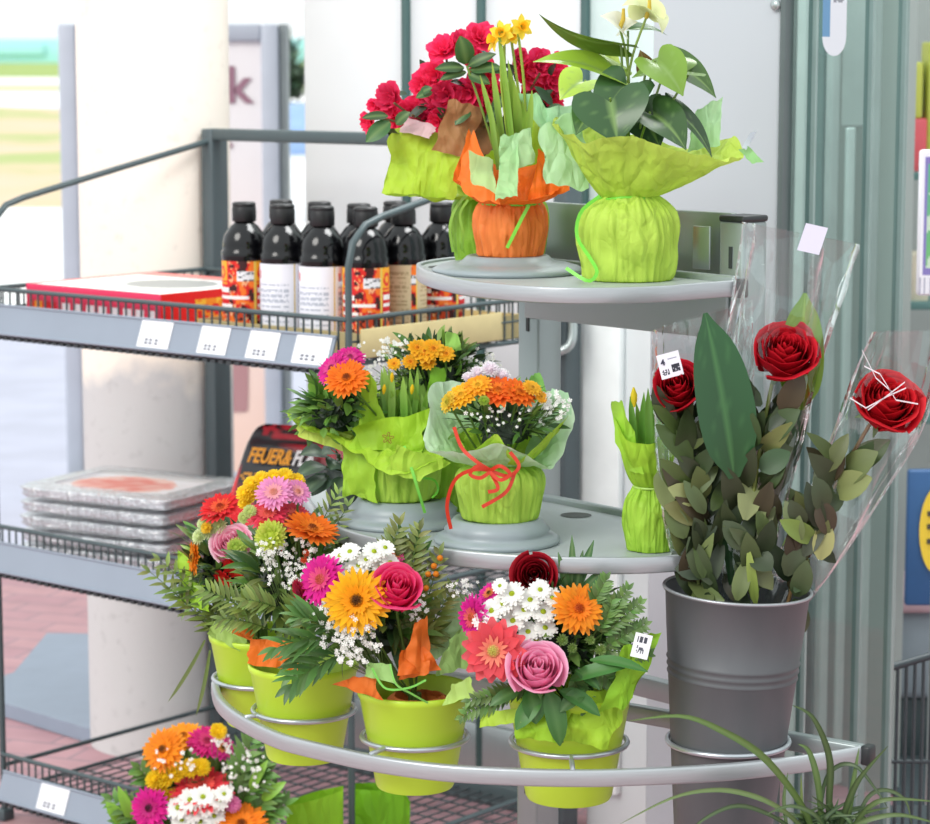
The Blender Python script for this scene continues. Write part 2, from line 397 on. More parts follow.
def sprig(mb, b, t, nrm, L, w, col, n=9, prof='sprig', stemc=(80, 110, 45), ang=.9, sag=.1, r=.0011, taper=True):
    """stem from b to t with paired leaflets"""
    b, t, nrm = Vector(b), Vector(t), Vector(nrm).normalized(); pts = []
    d = t-b; Lh = d.length
    for i in range(8):
        f = i/7; pts.append(b+d*f+nrm*(sag*Lh*4*f*(1-f)))
    mb.tube(pts, [r*(1-.6*i/7) for i in range(8)], 4, stemc)
    def at(f): x = f*7; i = min(6, int(x)); return pts[i].lerp(pts[i+1], x-i), (pts[i+1]-pts[i]).normalized()
    for k in range(n):
        f = .18+.82*k/(n-1); p, tx = at(min(f, .999)); sd = tx.cross(nrm).normalized()
        for sg in (-1, 1):
            if k == n-1 and sg == 1: dirv = tx
            else: dirv = tx*math.cos(ang)+sd*sg*math.sin(ang)+nrm*R.uniform(-.15, .25)
            l = L*(1.15-.55*abs(f-.45)*1.6 if taper else 1)*R.uniform(.85, 1.12)
            leaf(mb, p, p+dirv.normalized()*l, w*R.uniform(.85, 1.1), nrm+Vector((R.uniform(-.3, .3), R.uniform(-.3, .3), 0)), jit(col, .14), prof, .2, .08, cc=3)
def gyps(mb, c, ext, n, r=.003, toward=None, col=(248, 248, 244), origin=None, flat=.6):
    """baby's breath: tiny white balls on hair-fine stalks in an ellipsoid"""
    c = Vector(c); origin = Vector(origin) if origin is not None else c-Z*.06
    for k in range(n):
        while True:
            q = Vector((R.uniform(-1, 1), R.uniform(-1, 1), R.uniform(-1, 1)))
            if q.length < 1: break
        p = c+Vector((q.x*ext[0], q.y*ext[1], q.z*ext[2])); rr = r*R.uniform(.65, 1.25); L = LF(p, Vector((R.uniform(-.5, .5), -1, R.uniform(-.1, .9))), R.uniform(0, 6))
        for a in range(5):
            t = a*1.2566
            mb.add([L(0, 0, 0), L(rr*math.cos(t-.5), rr*math.sin(t-.5), rr*.35), L(rr*1.25*math.cos(t), rr*1.25*math.sin(t), rr*.5), L(rr*math.cos(t+.5), rr*math.sin(t+.5), rr*.35)], [(0, 1, 2, 3)], col)
        dome(mb, L, rr*.55, rr*.6, (252, 252, 248), 0, 5, 3)
        if k % 3 == 0: mb.tube([p, (p+origin)/2+Vector((0, 0, -.004)), origin], .0005, 3, (120, 150, 90), caps=False)
GREENS = [(74, 110, 48), (88, 124, 52), (58, 92, 44), (108, 142, 62), (46, 76, 38), (124, 152, 74)]
def foliage_dome(mb, c, rx, ry, rz, n, L=.05, w=.014, cols=GREENS, lo=-.35, prof='lance', inner=.35, front=True):
    c = Vector(c)
    for k in range(n):
        z = lo+(1-lo)*R.random(); a = R.uniform(0, 2*PI); h = math.sqrt(max(0, 1-min(1, abs(z))**2))
        d = Vector((h*math.cos(a), h*math.sin(a), z)); s0 = R.uniform(inner, .8)
        b = c+Vector((d.x*rx, d.y*ry, d.z*rz))*s0; dd = (d+Vector((R.uniform(-.7, .7), R.uniform(-.7, .7), R.uniform(-.35, .5)))).normalized()
        l = L*R.uniform(.6, 1.2)
        leaf(mb, b, b+dd*l, w*R.uniform(.7, 1.2), Vector((R.uniform(-.6, .6), R.uniform(-.9, .3), 1)), jit(R.choice(cols), .15), prof, .25, R.uniform(0, .15), cc=3)
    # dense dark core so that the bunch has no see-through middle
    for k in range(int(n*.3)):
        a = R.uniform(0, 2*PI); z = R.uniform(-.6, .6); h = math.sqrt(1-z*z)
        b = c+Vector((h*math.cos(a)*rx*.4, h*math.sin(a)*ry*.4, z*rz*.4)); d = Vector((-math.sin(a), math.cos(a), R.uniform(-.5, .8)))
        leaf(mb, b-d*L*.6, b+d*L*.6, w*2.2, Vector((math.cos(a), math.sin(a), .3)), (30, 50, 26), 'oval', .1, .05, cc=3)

# ------------------------------------------------------------------ wrapping paper
def pot_wrap(root, base, prof, col, name='paper_wrap', pleats=15, amp=.05, n=180, seed=0, label=None, cap=True):
    """paper gathered round a pot: prof = (height, radius, pleat depth)"""
    rr = random.Random(seed); ph = [rr.uniform(0, 6.28) for _ in range(6)]; base = Vector(base); rows = []; cols = []
    fq = [pleats, int(pleats*1.6), int(pleats*.6), 3]
    hs = catmull([Vector((p[0], p[1], p[2])) for p in prof], 22, False)
    for i, q in enumerate(hs):
        row = []; cl = []
        for k in range(n):
            th = 2*PI*k/n; cx, sy = math.cos(th), math.sin(th); u_ = q.x*10
            a = 1-2*abs(vn((cx*pleats*.34+seed, sy*pleats*.34, u_*.9))); b = 1-2*abs(vn((cx*pleats*.75, sy*pleats*.75+seed, u_*1.6+3))); c3 = vn((cx*2.2, sy*2.2+seed, q.x*26))
            s_ = a*.7+b*.45+c3*.9-.55
            r = q.y*(1+1.5*amp*q.z*s_)
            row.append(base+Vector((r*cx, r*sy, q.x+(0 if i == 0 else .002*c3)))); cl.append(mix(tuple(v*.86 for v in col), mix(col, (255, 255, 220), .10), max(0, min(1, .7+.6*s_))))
        rows.append(row); cols.append(cl)
    mb = MB(); mb.grid(rows, closed=True, cols=cols)
    if cap: mb.add(rows[0], [tuple(reversed(range(n)))], cols[0], 0, False)
    return mb.build(name, PAPER(), root, label=label)
def collar(root, name, c, rw, rim, col, n=150, rows=15, wr=.006, bulge=.15, seed=0, label=None, edge=None, pow_=(.75, 1.25), freq=9, sharp=.0):
    """sheet flaring from a waist circle (centre c, radius rw) to a free rim given by its tips"""
    c = Vector(c); rim = [Vector(p) for p in rim]; rp = catmull(rim, n); rr = random.Random(seed); ph = [rr.uniform(0, 6.28) for _ in range(4)]
    if sharp:
        m = len(rim); lp = []
        for k in range(n):
            t = k/n*m; i = int(t); lp.append(rim[i % m].lerp(rim[(i+1) % m], t-i))
        rp = [a.lerp(b, sharp) for a, b in zip(rp, lp)]
    # azimuths grow steadily round the waist so the sheet does not cross itself
    az = [math.atan2(p.y-c.y, p.x-c.x) for p in rp]; un = [az[0]]
    for a in az[1:]:
        d = (a-un[-1]+PI) % (2*PI)-PI; un.append(un[-1]+d)
    tot = un[-1]-un[0]; sg = 1 if tot > 0 else -1
    un = [.5*u_+.5*(un[0]+sg*2*PI*k/n) for k, u_ in enumerate(un)]
    out = []; cols = []
    for i in range(rows):
        t = i/(rows-1); row = []; cl = []
        for k in range(n):
            w = c+Vector((math.cos(un[k])*rw, math.sin(un[k])*rw, 0)); q = rp[k]; d = q-w
            p = w+Vector((d.x*t**pow_[0], d.y*t**pow_[0], d.z*t**pow_[1]))
            th = un[k]; wv = math.sin(freq*th+ph[0])*.6+math.sin(freq*2.3*th+ph[1]+t*3)*.4
            rad = Vector((math.cos(th), math.sin(th), 0))
            amp = wr*(math.sin(PI*min(1, t*.9+.08)))*(1.2-.5*t)
            cr = (1-2.2*abs(vn(p*20+Vector((seed*1.7, 0, 0)))))*.7+(1-2.2*abs(vn(p*44+Vector((0, seed, 0)))))*.4
            p += (rad*.6+Z*.4)*amp*wv*.8 + (Z*.7-rad*.5)*cr*wr*1.1*min(1, t*1.6)
            if t > 0: p += Z*bulge*-d.length*.25*math.sin(PI*t)*0
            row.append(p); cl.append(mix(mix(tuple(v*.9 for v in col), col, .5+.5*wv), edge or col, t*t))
        out.append(row); cols.append(cl)
    mb = MB(); mb.grid(out, closed=True, cols=cols)
    return mb.build(name, PAPER(), root, label=label)
def flap(root, name, corners, col, nu=18, nv=18, wr=.004, seed=0, label=None, curl=.0, mat=None):
    """crumpled sheet spanned by four corners (bl, br, tr, tl), bowed toward its front"""
    a, b, c, d = [Vector(x) for x in corners]; nrm = (b-a).cross(d-a).normalized(); rows = []; cols = []; L = ((c-a).length+(d-b).length)/2
    for i in range(nv):
        t = i/(nv-1); row = []; cl = []
        for j in range(nu):
            s_ = j/(nu-1); p = a.lerp(b, s_).lerp(d.lerp(c, s_), t)
            w = vn(p*26+Vector((seed*3.1, 0, 0)))+.6*vn(p*62+Vector((0, seed, 0)))
            w += .9-2*abs(vn(p*19+Vector((seed*1.3, 2, 0))))
            e_ = (vn((s_*3.2+seed*7.7, t*3.2, seed))*.09*L) if min(s_, t, 1-s_, 1-t) < .03 else 0
            p = p+((a+b+c+d)/4-p).normalized()*e_ if e_ else p
            p = p+nrm*(wr*1.25*w+curl*L*(math.sin(PI*s_)*.6+math.sin(PI*t)*.4))
            row.append(p); cl.append(mix(tuple(v*.86 for v in col), col, max(0, min(1, .6+w))))
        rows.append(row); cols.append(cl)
    mb = MB(); mb.grid(rows, cols=cols)
    return mb.build(name, mat or PAPER(), root, label=label)
def curve_pts(pts, n=20): return catmull([Vector(p) for p in pts], n, False)
def ribbon(root, pts, w, col, name='ribbon', label=None, side=None, n=22):
    q = curve_pts(pts, n); mb = MB(); sides = []
    for i, p in enumerate(q):
        t = (q[min(i+1, n-1)]-q[max(i-1, 0)]).normalized(); s_ = t.cross(Vector((.15, -1, .2)))
        sides.append(s_.normalized() if s_.length > 1e-5 else Vector((1, 0, 0)))
    mb.strip(q, w, sides, col)
    return mb.build(name, RIBB(), root, label=label)
# ------------------------------------------------------------------ light
wd = bpy.data.worlds.new('world'); SC.world = wd; wd.use_nodes = True
wn = wd.node_tree; bg = wn.nodes['Background']
tc = wn.nodes.new('ShaderNodeTexCoord'); sp = wn.nodes.new('ShaderNodeSeparateXYZ'); rp = wn.nodes.new('ShaderNodeValToRGB')
wn.links.new(tc.outputs['Generated'], sp.inputs[0]); wn.links.new(sp.outputs['Z'], rp.inputs[0]); wn.links.new(rp.outputs[0], bg.inputs[0])
rp.color_ramp.elements[0].position = 0; rp.color_ramp.elements[0].color = (.86, .90, .92, 1)
rp.color_ramp.elements[1].position = .35; rp.color_ramp.elements[1].color = (.93, .985, 1, 1)
bg.inputs[1].default_value = 1.06
sun = bpy.data.lights.new('sun', 'SUN'); suno = bpy.data.objects.new('sun', sun); COL.objects.link(suno)
sun.energy = 1.5; sun.angle = math.radians(28); sun.color = (1, .97, .92)
suno.rotation_euler = Vector((-.55, -.62, .62)).to_track_quat('Z', 'Y').to_euler(); suno.location = (-3, -2, 5)

# ------------------------------------------------------------------ ground
def pav_mat():
    m, nt, b, o = nodes('red_brick_paving'); L = nt.links.new
    tc = nt.nodes.new('ShaderNodeTexCoord'); mp = nt.nodes.new('ShaderNodeMapping'); br = nt.nodes.new('ShaderNodeTexBrick'); n = nt.nodes.new('ShaderNodeTexNoise')
    mp.inputs['Rotation'].default_value = (0, 0, .35)
    br.inputs['Scale'].default_value = 1; br.inputs['Brick Width'].default_value = .2; br.inputs['Row Height'].default_value = .1
    br.inputs['Mortar Size'].default_value = .006; br.inputs['Mortar Smooth'].default_value = .4
    br.inputs['Color1'].default_value = lin((203, 158, 162))+(1,); br.inputs['Color2'].default_value = lin((190, 146, 154))+(1,); br.inputs['Mortar'].default_value = lin((170, 140, 148))+(1,)
    n.inputs['Scale'].default_value = 9; n.inputs['Detail'].default_value = 6
    mx = nt.nodes.new('ShaderNodeMix'); mx.data_type = 'RGBA'; mx.blend_type = 'MULTIPLY'; mx.inputs[0].default_value = .35
    L(tc.outputs['Object'], mp.inputs[0]); L(mp.outputs[0], br.inputs[0]); L(tc.outputs['Object'], n.inputs[0])
    L(br.outputs['Color'], mx.inputs[6]); L(n.outputs['Fac'], mx.inputs[7]); L(mx.outputs[2], b.inputs['Base Color'])
    b.inputs['Roughness'].default_value = .7
    return m
def struct(name, mb, mats, parent=None, label=None, origin=None):
    o = mb.build(name, mats, parent, origin)
    if parent is None:
        o['kind'] = 'structure'
        if label: o['label'] = label; o['category'] = name.split('_')[0]
    return o
def flat(x0, x1, y0, y1, z0, z1=None, nx=2, ny=2, fn=None, col=(200, 200, 200)):
    z1 = z0 if z1 is None else z1
    rows = []
    for j in range(ny):
        t = j/(ny-1); y = y0+(y1-y0)*t
        rows.append([Vector((x0+(x1-x0)*i/(nx-1), y, z0+(z1-z0)*t+(fn(x0+(x1-x0)*i/(nx-1), y) if fn else 0))) for i in range(nx)])
    return MB().grid(rows, col)
struct('floor', flat(-7, 7, -2, 7.8, 0), pav_mat(), label='pinkish red brick paving under the flower stand')
struct('ground_plaza', flat(-16, 16, 7.8, 15.5, 0), plain('shaded_paving', (188, 190, 206), .75, var=.08, scale=3), label='blue grey paving in shade behind the pillar')  # the shade is put into this blue grey colour
struct('ground_road', flat(-50, 50, 15.5, 26.5, 0), plain('sunlit_paving', (252, 252, 250), .8, var=.03, scale=2), label='white sunlit paving far behind')  # the sunlight is put into this near-white colour
def bank_mat():
    m, nt, b, o = nodes('dry_grass_bank'); L = nt.links.new
    tc = nt.nodes.new('ShaderNodeTexCoord'); n = nt.nodes.new('ShaderNodeTexNoise'); rp = nt.nodes.new('ShaderNodeValToRGB'); mp = nt.nodes.new('ShaderNodeMapping')
    mp.inputs['Scale'].default_value = (.35, 1, 1.6); n.inputs['Scale'].default_value = 1.3; n.inputs['Detail'].default_value = 4
    e = rp.color_ramp.elements; e[0].position = .36; e[0].color = lin((178, 190, 128))+(1,); e[1].position = .64; e[1].color = lin((226, 198, 176))+(1,)
    x = e.new(.5); x.color = lin((214, 196, 164))+(1,)
    L(tc.outputs['Object'], mp.inputs[0]); L(mp.outputs[0], n.inputs[0]); L(n.outputs['Fac'], rp.inputs[0]); L(rp.outputs[0], b.inputs['Base Color']); b.inputs['Roughness'].default_value = .9
    return m
struct('terrain_bank', flat(-50, 50, 26.5, 31.5, 0, .95, 60, 10, lambda x, y: .08*vn((x, y, 0), .8)), bank_mat(), label='pale dry grass bank in the distance')
struct('terrain_road', flat(-80, 80, 31.5, 39, .96, 1.06), plain('far_white_road', (253, 252, 250), .8, var=.02), label='bright road on top of the bank')
struct('terrain_verge', flat(-80, 80, 39, 47, 1.06, 1.10), plain('far_verge', (206, 206, 164), .9, var=.06, scale=1), label='pale green verge strip behind the road')
struct('terrain_field', flat(-110, 110, 47, 57, 1.10, 1.16), plain('far_asphalt', (248, 246, 244), .9, var=.02), label='white far road beyond the verge')
struct('field', flat(-180, 180, 57, 150, 1.16, 1.45), plain('far_field', (160, 182, 100), .9, var=.1, scale=.5), label='light green field at the horizon')
hb = MB(); hb.box((0, 133, 2.0), 340, 2, 1.35, bev=.1)
for k in range(26): hb.box((-125+k*10, 131.9, 2.1), 6, .2, .5, col=(180, 235, 240))
o = hb.build('warehouse', plain('far_cyan_wall', (176, 232, 240), .6, var=.04, scale=.2), origin=(0, 133, 0)); tag(o, 'low pale cyan building on the horizon behind the field', 'building')

# ------------------------------------------------------------------ building
WHITE = plain('white_panel_paint', (214, 218, 221), .35, var=.02, scale=3)
COLW = plain('white_cladding', (188, 195, 201), .32, var=.02, scale=2, stretch=(1, 1, .1))
GASK = plain('green_rubber_gasket', (64, 92, 90), .5, var=.05)
ALU = plain('aluminium_profile', (176, 186, 186), .3, metal=.6, var=.04, stretch=(20, 20, .5))
# facade left of the cladding: plane n = 4.10
NF = 4.10
def hit(px, n):                       # u where the sight line of column px meets plane n (at camera height)
    d = ray(px, 60); t = n/d.dot(N); return (d*t).dot(U)
u0, u1, u2, u3, u4 = [hit(x, NF) for x in (301, 407, 482, 586, 720)]
fb = MB()
def wallbox(mb, ua, ub, na, nb, za, zb, bev=0., col=(200, 200, 200), mi=0):
    return mb.box(W((ua+ub)/2, (na+nb)/2, (za+zb)/2), abs(ub-ua), abs(nb-na), zb-za, (U, N, Z), col, bev, mi)
wallbox(fb, u0, u4, NF+.06, NF+.12, -.02, 3.1)
struct('wall_back', fb, WHITE, label='white shop front wall behind the flower stand')
for i, (a, b) in enumerate(((u0, u1), (u1, u2), (u2, u3), (u3, u4))):
    w = thing('window_%d' % (i+1), W((a+b)/2, NF, 0), 'white shop front panel %s' % ('at the far end beside the sign', 'between the two thin green joints', 'behind the pink azalea', 'behind the anthurium leaves')[i], 'window'); w['kind'] = 'structure'
    p = MB(); wallbox(p, a+.008, b-.008, NF, NF+.05, .12, 3.05, .004); p.build('panel', WHITE if i < 3 else plain('pale_glass_panel', (196, 212, 210), .15, var=.03), w)
    p = MB(); wallbox(p, a-.007, a+.009, NF-.012, NF+.05, 0, 3.08, .002)
    if i: p.build('gasket', GASK, w)
    p = MB(); wallbox(p, a, b, NF-.01, NF+.05, 0, .12, .004); p.build('kick_plate', ALU, w)
# faint vertical seams of the first panel (curtain folds behind glass)
# white cladding column in front: plane n = 2.5
NC = 3.34
uc0, uc1 = hit(652, NC), hit(787, NC)
cb = MB(); wallbox(cb, uc0, uc1-.012, NC, NC+.03, -.02, 3.1, .006)
cc_ = struct('wall_cladding', cb, COLW, label='smooth grey white cladding panel behind the roses')
eb = MB(); wallbox(eb, uc1-.011, uc1, NC-.006, NC+.02, -.02, 3.1, .003); struct('edge_strip', eb, plain('dark_seal', (92, 104, 104), .4), cc_)
sb = MB(); q = W(hit(776, NC), NC-.003, 0); q.z = P(776, 5, q.y).z; sb.lathe(q, [(.009, 0), (.008, .004), (.004, .006), (.0, .0065)], 16, (190, 194, 196), -N); struct('screw_cap', sb, ALU, cc_)
# lower cladding: the narrow grey panels left of it, set back
lb = MB(); wallbox(lb, hit(590, 3.92), hit(720, 3.92), 3.92, 4.0, -.02, 1.16, .01)
lo_ = struct('wall_lower_panel', lb, plain('grey_lower_panel', (200, 206, 208), .35, var=.03, scale=2), label='grey white lower panel below the top shelf')
lb = MB(); wallbox(lb, hit(586, 3.92), hit(628, 3.92), 3.90, 3.92, .1, 1.13, .004); struct('inset_frame', lb, plain('pale_inset', (222, 228, 228), .3), lo_)
# pillar
pl = MB(); pc = Vector((-.693, 5.600, 0)); pr_ = .1685
pl.lathe(pc, [(pr_, -.02), (pr_, .02), (pr_, .6), (pr_*1.005, 1.0), (pr_, 1.05), (pr_*1.0, 3.1)], 64, (235, 230, 222), cap1=True)
def pillar_mat():
    m, nt, b, o = nodes('shade_tinted_concrete'); L = nt.links.new
    tc = nt.nodes.new('ShaderNodeTexCoord'); sp = nt.nodes.new('ShaderNodeSeparateXYZ'); n = nt.nodes.new('ShaderNodeTexNoise'); n2 = nt.nodes.new('ShaderNodeTexNoise')
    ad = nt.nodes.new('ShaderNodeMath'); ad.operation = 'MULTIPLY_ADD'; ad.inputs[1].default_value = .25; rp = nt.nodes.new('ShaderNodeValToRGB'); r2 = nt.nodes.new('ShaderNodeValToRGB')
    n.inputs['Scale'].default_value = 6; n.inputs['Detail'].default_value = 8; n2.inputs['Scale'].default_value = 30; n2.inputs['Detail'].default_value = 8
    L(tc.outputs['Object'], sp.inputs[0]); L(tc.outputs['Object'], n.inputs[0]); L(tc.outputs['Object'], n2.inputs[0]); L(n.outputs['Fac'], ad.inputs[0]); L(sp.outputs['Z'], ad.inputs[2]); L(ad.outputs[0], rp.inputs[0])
    e = rp.color_ramp.elements; e[0].position = .95; e[0].color = lin((198, 198, 198))+(1,); e[1].position = 1.0; e[1].color = lin((243, 234, 222))+(1,)  # bright top and shaded lower part of the pillar put into the colour
    r2.color_ramp.elements[0].position = .28; r2.color_ramp.elements[0].color = (.72, .72, .72, 1); r2.color_ramp.elements[1].position = .42; r2.color_ramp.elements[1].color = (1, 1, 1, 1)
    mx = nt.nodes.new('ShaderNodeMix'); mx.data_type = 'RGBA'; mx.blend_type = 'MULTIPLY'; mx.inputs[0].default_value = .45
    L(n2.outputs['Fac'], r2.inputs[0]); L(rp.outputs[0], mx.inputs[6]); L(r2.outputs[0], mx.inputs[7]); L(mx.outputs[2], b.inputs['Base Color']); b.inputs['Roughness'].default_value = .75
    add_bump(nt, b, 60, .25, .003); return m
struct('pillar', pl, pillar_mat(), label='round cream concrete pillar, lower part tinted as shade, behind the wire rack')

# ------------------------------------------------------------------ advertising sign behind the pillar
YS = 8.8
sg = thing('advertising_sign', (P(168, 60, YS).x, YS, 0), 'tall grey framed advertising board standing behind the pillar', 'sign')
GF = plain('grey_sign_frame', (176, 182, 194), .35, var=.03); DK = plain('sign_side', (128, 136, 138), .4)
x0, x1, zt = P(60, 60, YS).x, P(279, 60, YS).x, P(100, 24, YS).z
fr = .06
for (a, b, c, d) in ((x0, x0+fr, .02, zt), (x1-fr, x1, .02, zt)):
    m = MB(); m.box(((a+b)/2, YS, (c+d)/2), b-a, .09, d-c, bev=.01); m.build('frame_upright', GF, sg)
for (c, d) in ((zt-fr, zt), (.02, .1)):
    m = MB(); m.box(((x0+x1)/2, YS, (c+d)/2), x1-x0-2*fr, .08, d-c, bev=.008); m.build('frame_rail', GF, sg)
m = MB(); m.box((x1+.015, YS+.04, zt/2), .028, .12, zt, bev=.004); m.build('side_cover', DK, sg)
def poster(u_, v_):
    c = mix((240, 214, 204), (232, 228, 230), min(1, v_*1.3))
    if v_ < .46: c = mix((236, 200, 184), c, v_/.46)
    if u_ < .14 and .75 < v_ < .96: c = (244, 206, 196)
    return c
m = MB(); painted(m, (x0+fr, YS-.02, .1), (x1-x0-2*fr, 0, 0), (0, 0, zt-fr-.1), 30, 60, poster); pp = m.build('poster', PRINT(), sg)
sz = M_(50, YS); q = P(226.5, 102, YS-.025); text_mb('k', sz, q, (1, 0, 0), Z, .001, (150, 112, 128), .004).build('lettering', PRINT(), pp)
q = P(224, 147, YS-.025); text_mb('t:', M_(36, YS), q, (1, 0, 0), Z, .001, (160, 130, 140), .003, 'CENTER').build('lettering', PRINT(), pp)
m = MB(); c = P(237, 412, YS-.024); w_ = M_(11, YS); h_ = M_(75, YS)
m.add([c+Vector((x*w_, 0, z*h_)) for x, z in ((-1, .05), (-.8, 0), (.8, 0), (1, .05), (1.1, .6), (1.0, 1.3), (-1.0, 1.3), (-1.1, .6))], [tuple(range(8))], (176, 132, 134), 0, False)
m.build('bottle_picture', PRINT(), pp)
m = MB(); m.box(((x0+x1)/2, YS, .012), x1-x0+.1, .5, .024, bev=.008); m.build('foot_plate', DK, sg)
# grey slab lying on the paving
pts = [OZ(x, y, .035) for x, y in ((-40, 690), (14, 672), (47, 633), (150, 634), (150, 740), (82, 727), (0, 702))]
m = MB(); n_ = len(pts); lo_p = [Vector((p.x, p.y, 0.002)) for p in pts]
m.add(pts, [tuple(range(n_))], smooth=False); m.add([p+Vector((0, 0, 0)) for p in pts]+lo_p, [(i, i+n_, (i+1) % n_+n_, (i+1) % n_) for i in range(n_)], smooth=False)
o = m.build('base_slab', plain('blue_grey_slab', (136, 148, 164), .5, var=.04), origin=(pts[1].x, pts[1].y, 0)); tag(o, 'flat blue grey slab lying on the brick paving beside the pillar', 'slab')
# far things right of the sign: dark shrub, parked car
sh = P(288, 70, 24); t = thing('shrub', (sh.x, 24, 0), 'dark blurred shrub between the sign and the shop front', 'shrub')
m = MB(); foliage_dome(m, (sh.x, 24, 1.35), .26, .2, .5, 160, .16, .06, [(70, 96, 84), (96, 120, 92)]); m.build('foliage', LEAFM(), t)
m = MB(); m.tube([(sh.x, 24, 0), (sh.x, 24, 1.3)], .03, 6, (90, 80, 70)); m.build('trunk', LEAFM(), t)
cx_, cy_ = P(288, 150, 19).x, 19.
t = thing('parked_car', (cx_, cy_, 0), 'blurred blue and white car parked far behind the sign', 'car')
m = MB(); m.box((cx_+.3, cy_, .62), 3.6, 1.6, .52, bev=.2); m.build('car_body', plain('car_white', (236, 238, 242), .3), t)
m = MB(); m.box((cx_+.3, cy_, 1.02), 2.1, 1.4, .42, bev=.18); m.build('cabin', plain('car_blue_glass', (150, 180, 222), .2), t)
for dx in (-.9, 1.4):
    for dy in (-.72, .72):
        m = MB(); m.lathe((cx_+dx, cy_+dy-.09, .32), [(.18, 0), (.3, .02), (.32, .05), (.32, .13), (.3, .17), (.18, .18)], 24, ax=(0, 1, 0), cap1=True); m.build('wheel', plain('tyre', (40, 42, 44), .7), t)
# ------------------------------------------------------------------ wire rack
RW, RD = .967, .632
RACKM = plain('rack_paint', (70, 84, 87), .42, var=.06, scale=20); RACKD = plain('rack_post_paint', (72, 84, 88), .45, var=.06)
STRIPM = plain('price_rail_plastic', (140, 150, 164), .3, var=.03)
ZS = (1.018, .536, .060)
rk = thing('wire_rack', RK(RW/2, RD/2, 0), 'dark grey wire display rack with three shelves in front of the pillar', 'rack')
TOPZ = 1.402
for a in (.0, RW):
    m = MB(); p = RK(a, RD, 0); m.box(p+Z*(TOPZ/2), .034, .05, TOPZ, (U, N, Z), bev=.004); o = m.build('back_post', RACKD, rk)
    m = MB(); arm = [RK(a, 0, .012), RK(a, 0, .6), RK(a, 0, 1.19), RK(a, .012, 1.232), RK(a, .045, 1.262), RK(a, .09, 1.275), RK(a, RD*.55, 1.325), RK(a, RD-.02, 1.375)]
    m.tube(arm, .0066, 10); m.build('side_arm', RACKM, rk)
    m = MB(); m.box(RK(a, 0, .012), .03, .03, .024, (U, N, Z), bev=.004); m.build('foot', RACKD, rk)
m = MB(); m.bar(RK(0, RD-.01, TOPZ-.012), RK(RW, RD-.01, TOPZ-.012), .026, .026, bev=.004); m.build('top_rail', RACKM, rk)
m = MB(); m.bar(RK(0, RD, .06), RK(RW, RD, .06), .03, .05, bev=.004); m.build('bottom_rail', RACKM, rk)
def price_label(parent, o, xd, yd, w, h, seed):
    rr = random.Random(seed); nrm = Vector(xd).cross(Vector(yd)).normalized(); bars = [(rr.uniform(.1, .3), rr.uniform(.6, .95)) for _ in range(4)]
    def f(u_, v_):
        if .12 < v_ < .34 and .12 < u_ < .62: return (104, 108, 118) if int(u_*13) % 2 and not (int(v_*20) % 4 == 0) else (222, 224, 230)
        for i, (a, b) in enumerate(bars):
            if abs(v_-(.88-.1*i)) < .022 and a-.05 < u_ < b: return (196, 200, 208)
        return (230, 231, 236)
    m = MB(); painted(m, Vector(o)+nrm*.0012, Vector(xd)*w, Vector(yd)*h, 22, 24, f)
    return m.build('price_label', PRINT(), parent)
for si, z in enumerate(ZS):
    m = MB(); r = .0023
    # tray floor: long wires + cross wires
    for k in range(13): m.tube([RK(.01, RD*k/12, z), RK(RW-.01, RD*k/12, z)], r*(1.4 if k in (0, 12) else .9), 5)
    for k in range(34): m.tube([RK(RW*k/33, .005, z+.003), RK(RW*k/33, RD-.005, z+.003)], r*.8, 5)
    sh_ = m.build('wire_shelf', RACKM, rk)
    for (p, q, nn) in ((RK(0, -.004, 0), RK(RW, -.004, 0), 46), (RK(0, 0, 0), RK(0, RD, 0), 26), (RK(RW, 0, 0), RK(RW, RD, 0), 26), (RK(0, RD-.03, 0), RK(RW, RD-.03, 0), 40)):
        if si and nn == 40 or (si == 1 and nn == 26 and p == RK(0, 0, 0)): continue
        fh_ = .080 if si == 0 or nn == 46 else .055
        m = MB(); m.tube([p+Z*(z+fh_), q+Z*(z+fh_)], .0048, 7); m.tube([p+Z*z, q+Z*z], .0045, 7)
        for k in range(0, nn+1, 1 if si == 0 or nn == 46 else nn): m.tube([p.lerp(q, k/nn)+Z*z, p.lerp(q, k/nn)+Z*(z+fh_)], r, 5, caps=False)
        if nn == 26 and si == 0:
            m.tube([p+Z*(z+.040), q+Z*(z+.040)], r, 5)
        m.build('edge_fence', RACKM, rk)
    # price rail, leaning forward at its foot
    tp, bt = RK(.02, -.016, z+.050), RK(.02, -.036, z-.004); dx = U*(RW-.035); st = bt-tp; nrm = dx.cross(tp-bt).normalized()
    m = MB(); m.grid([[tp, tp+dx], [bt, bt+dx]], smooth=False); m.grid([[tp+N*.004, tp+dx+N*.004], [bt+N*.004, bt+dx+N*.004]], smooth=False)
    m.tube([tp, tp+dx], .003, 6); m.tube([bt, bt+dx], .003, 6)
    st_o = m.build('price_rail', STRIPM, sh_)
    up = (tp-bt).normalized(); hh = (tp-bt).length
    spots = {0: [(.44, .085), (.60, .075), (.725, .075), (.84, .085)], 1: [], 2: [(.12, .085)]}[si]
    for i, (a, w) in enumerate(spots): price_label(st_o, bt+dx.normalized()*(a-.0)+up*hh*.06, dx.normalized(), up, w, hh*.9, si*10+i)
    if si == 0:
        pass
    m = MB()
    for k in range(46): m.box(bt+dx*(k/45)-Z*.009+N*.012, .012, .022, .006, (U, N, Z))
    m.build('rail_teeth', plain('rail_teeth_dark', (52, 58, 62), .5), sh_)
m = MB(); m.tube(curve_pts([RK(RW+.02, RD-.02, 1.10), RK(RW+.03, RD-.02, 1.04), RK(RW+.028, RD-.03, 1.0), RK(RW-.01, RD-.05, .985), RK(RW-.06, RD-.06, .985)], 16), .009, 10); m.build('hook', ALU, rk)

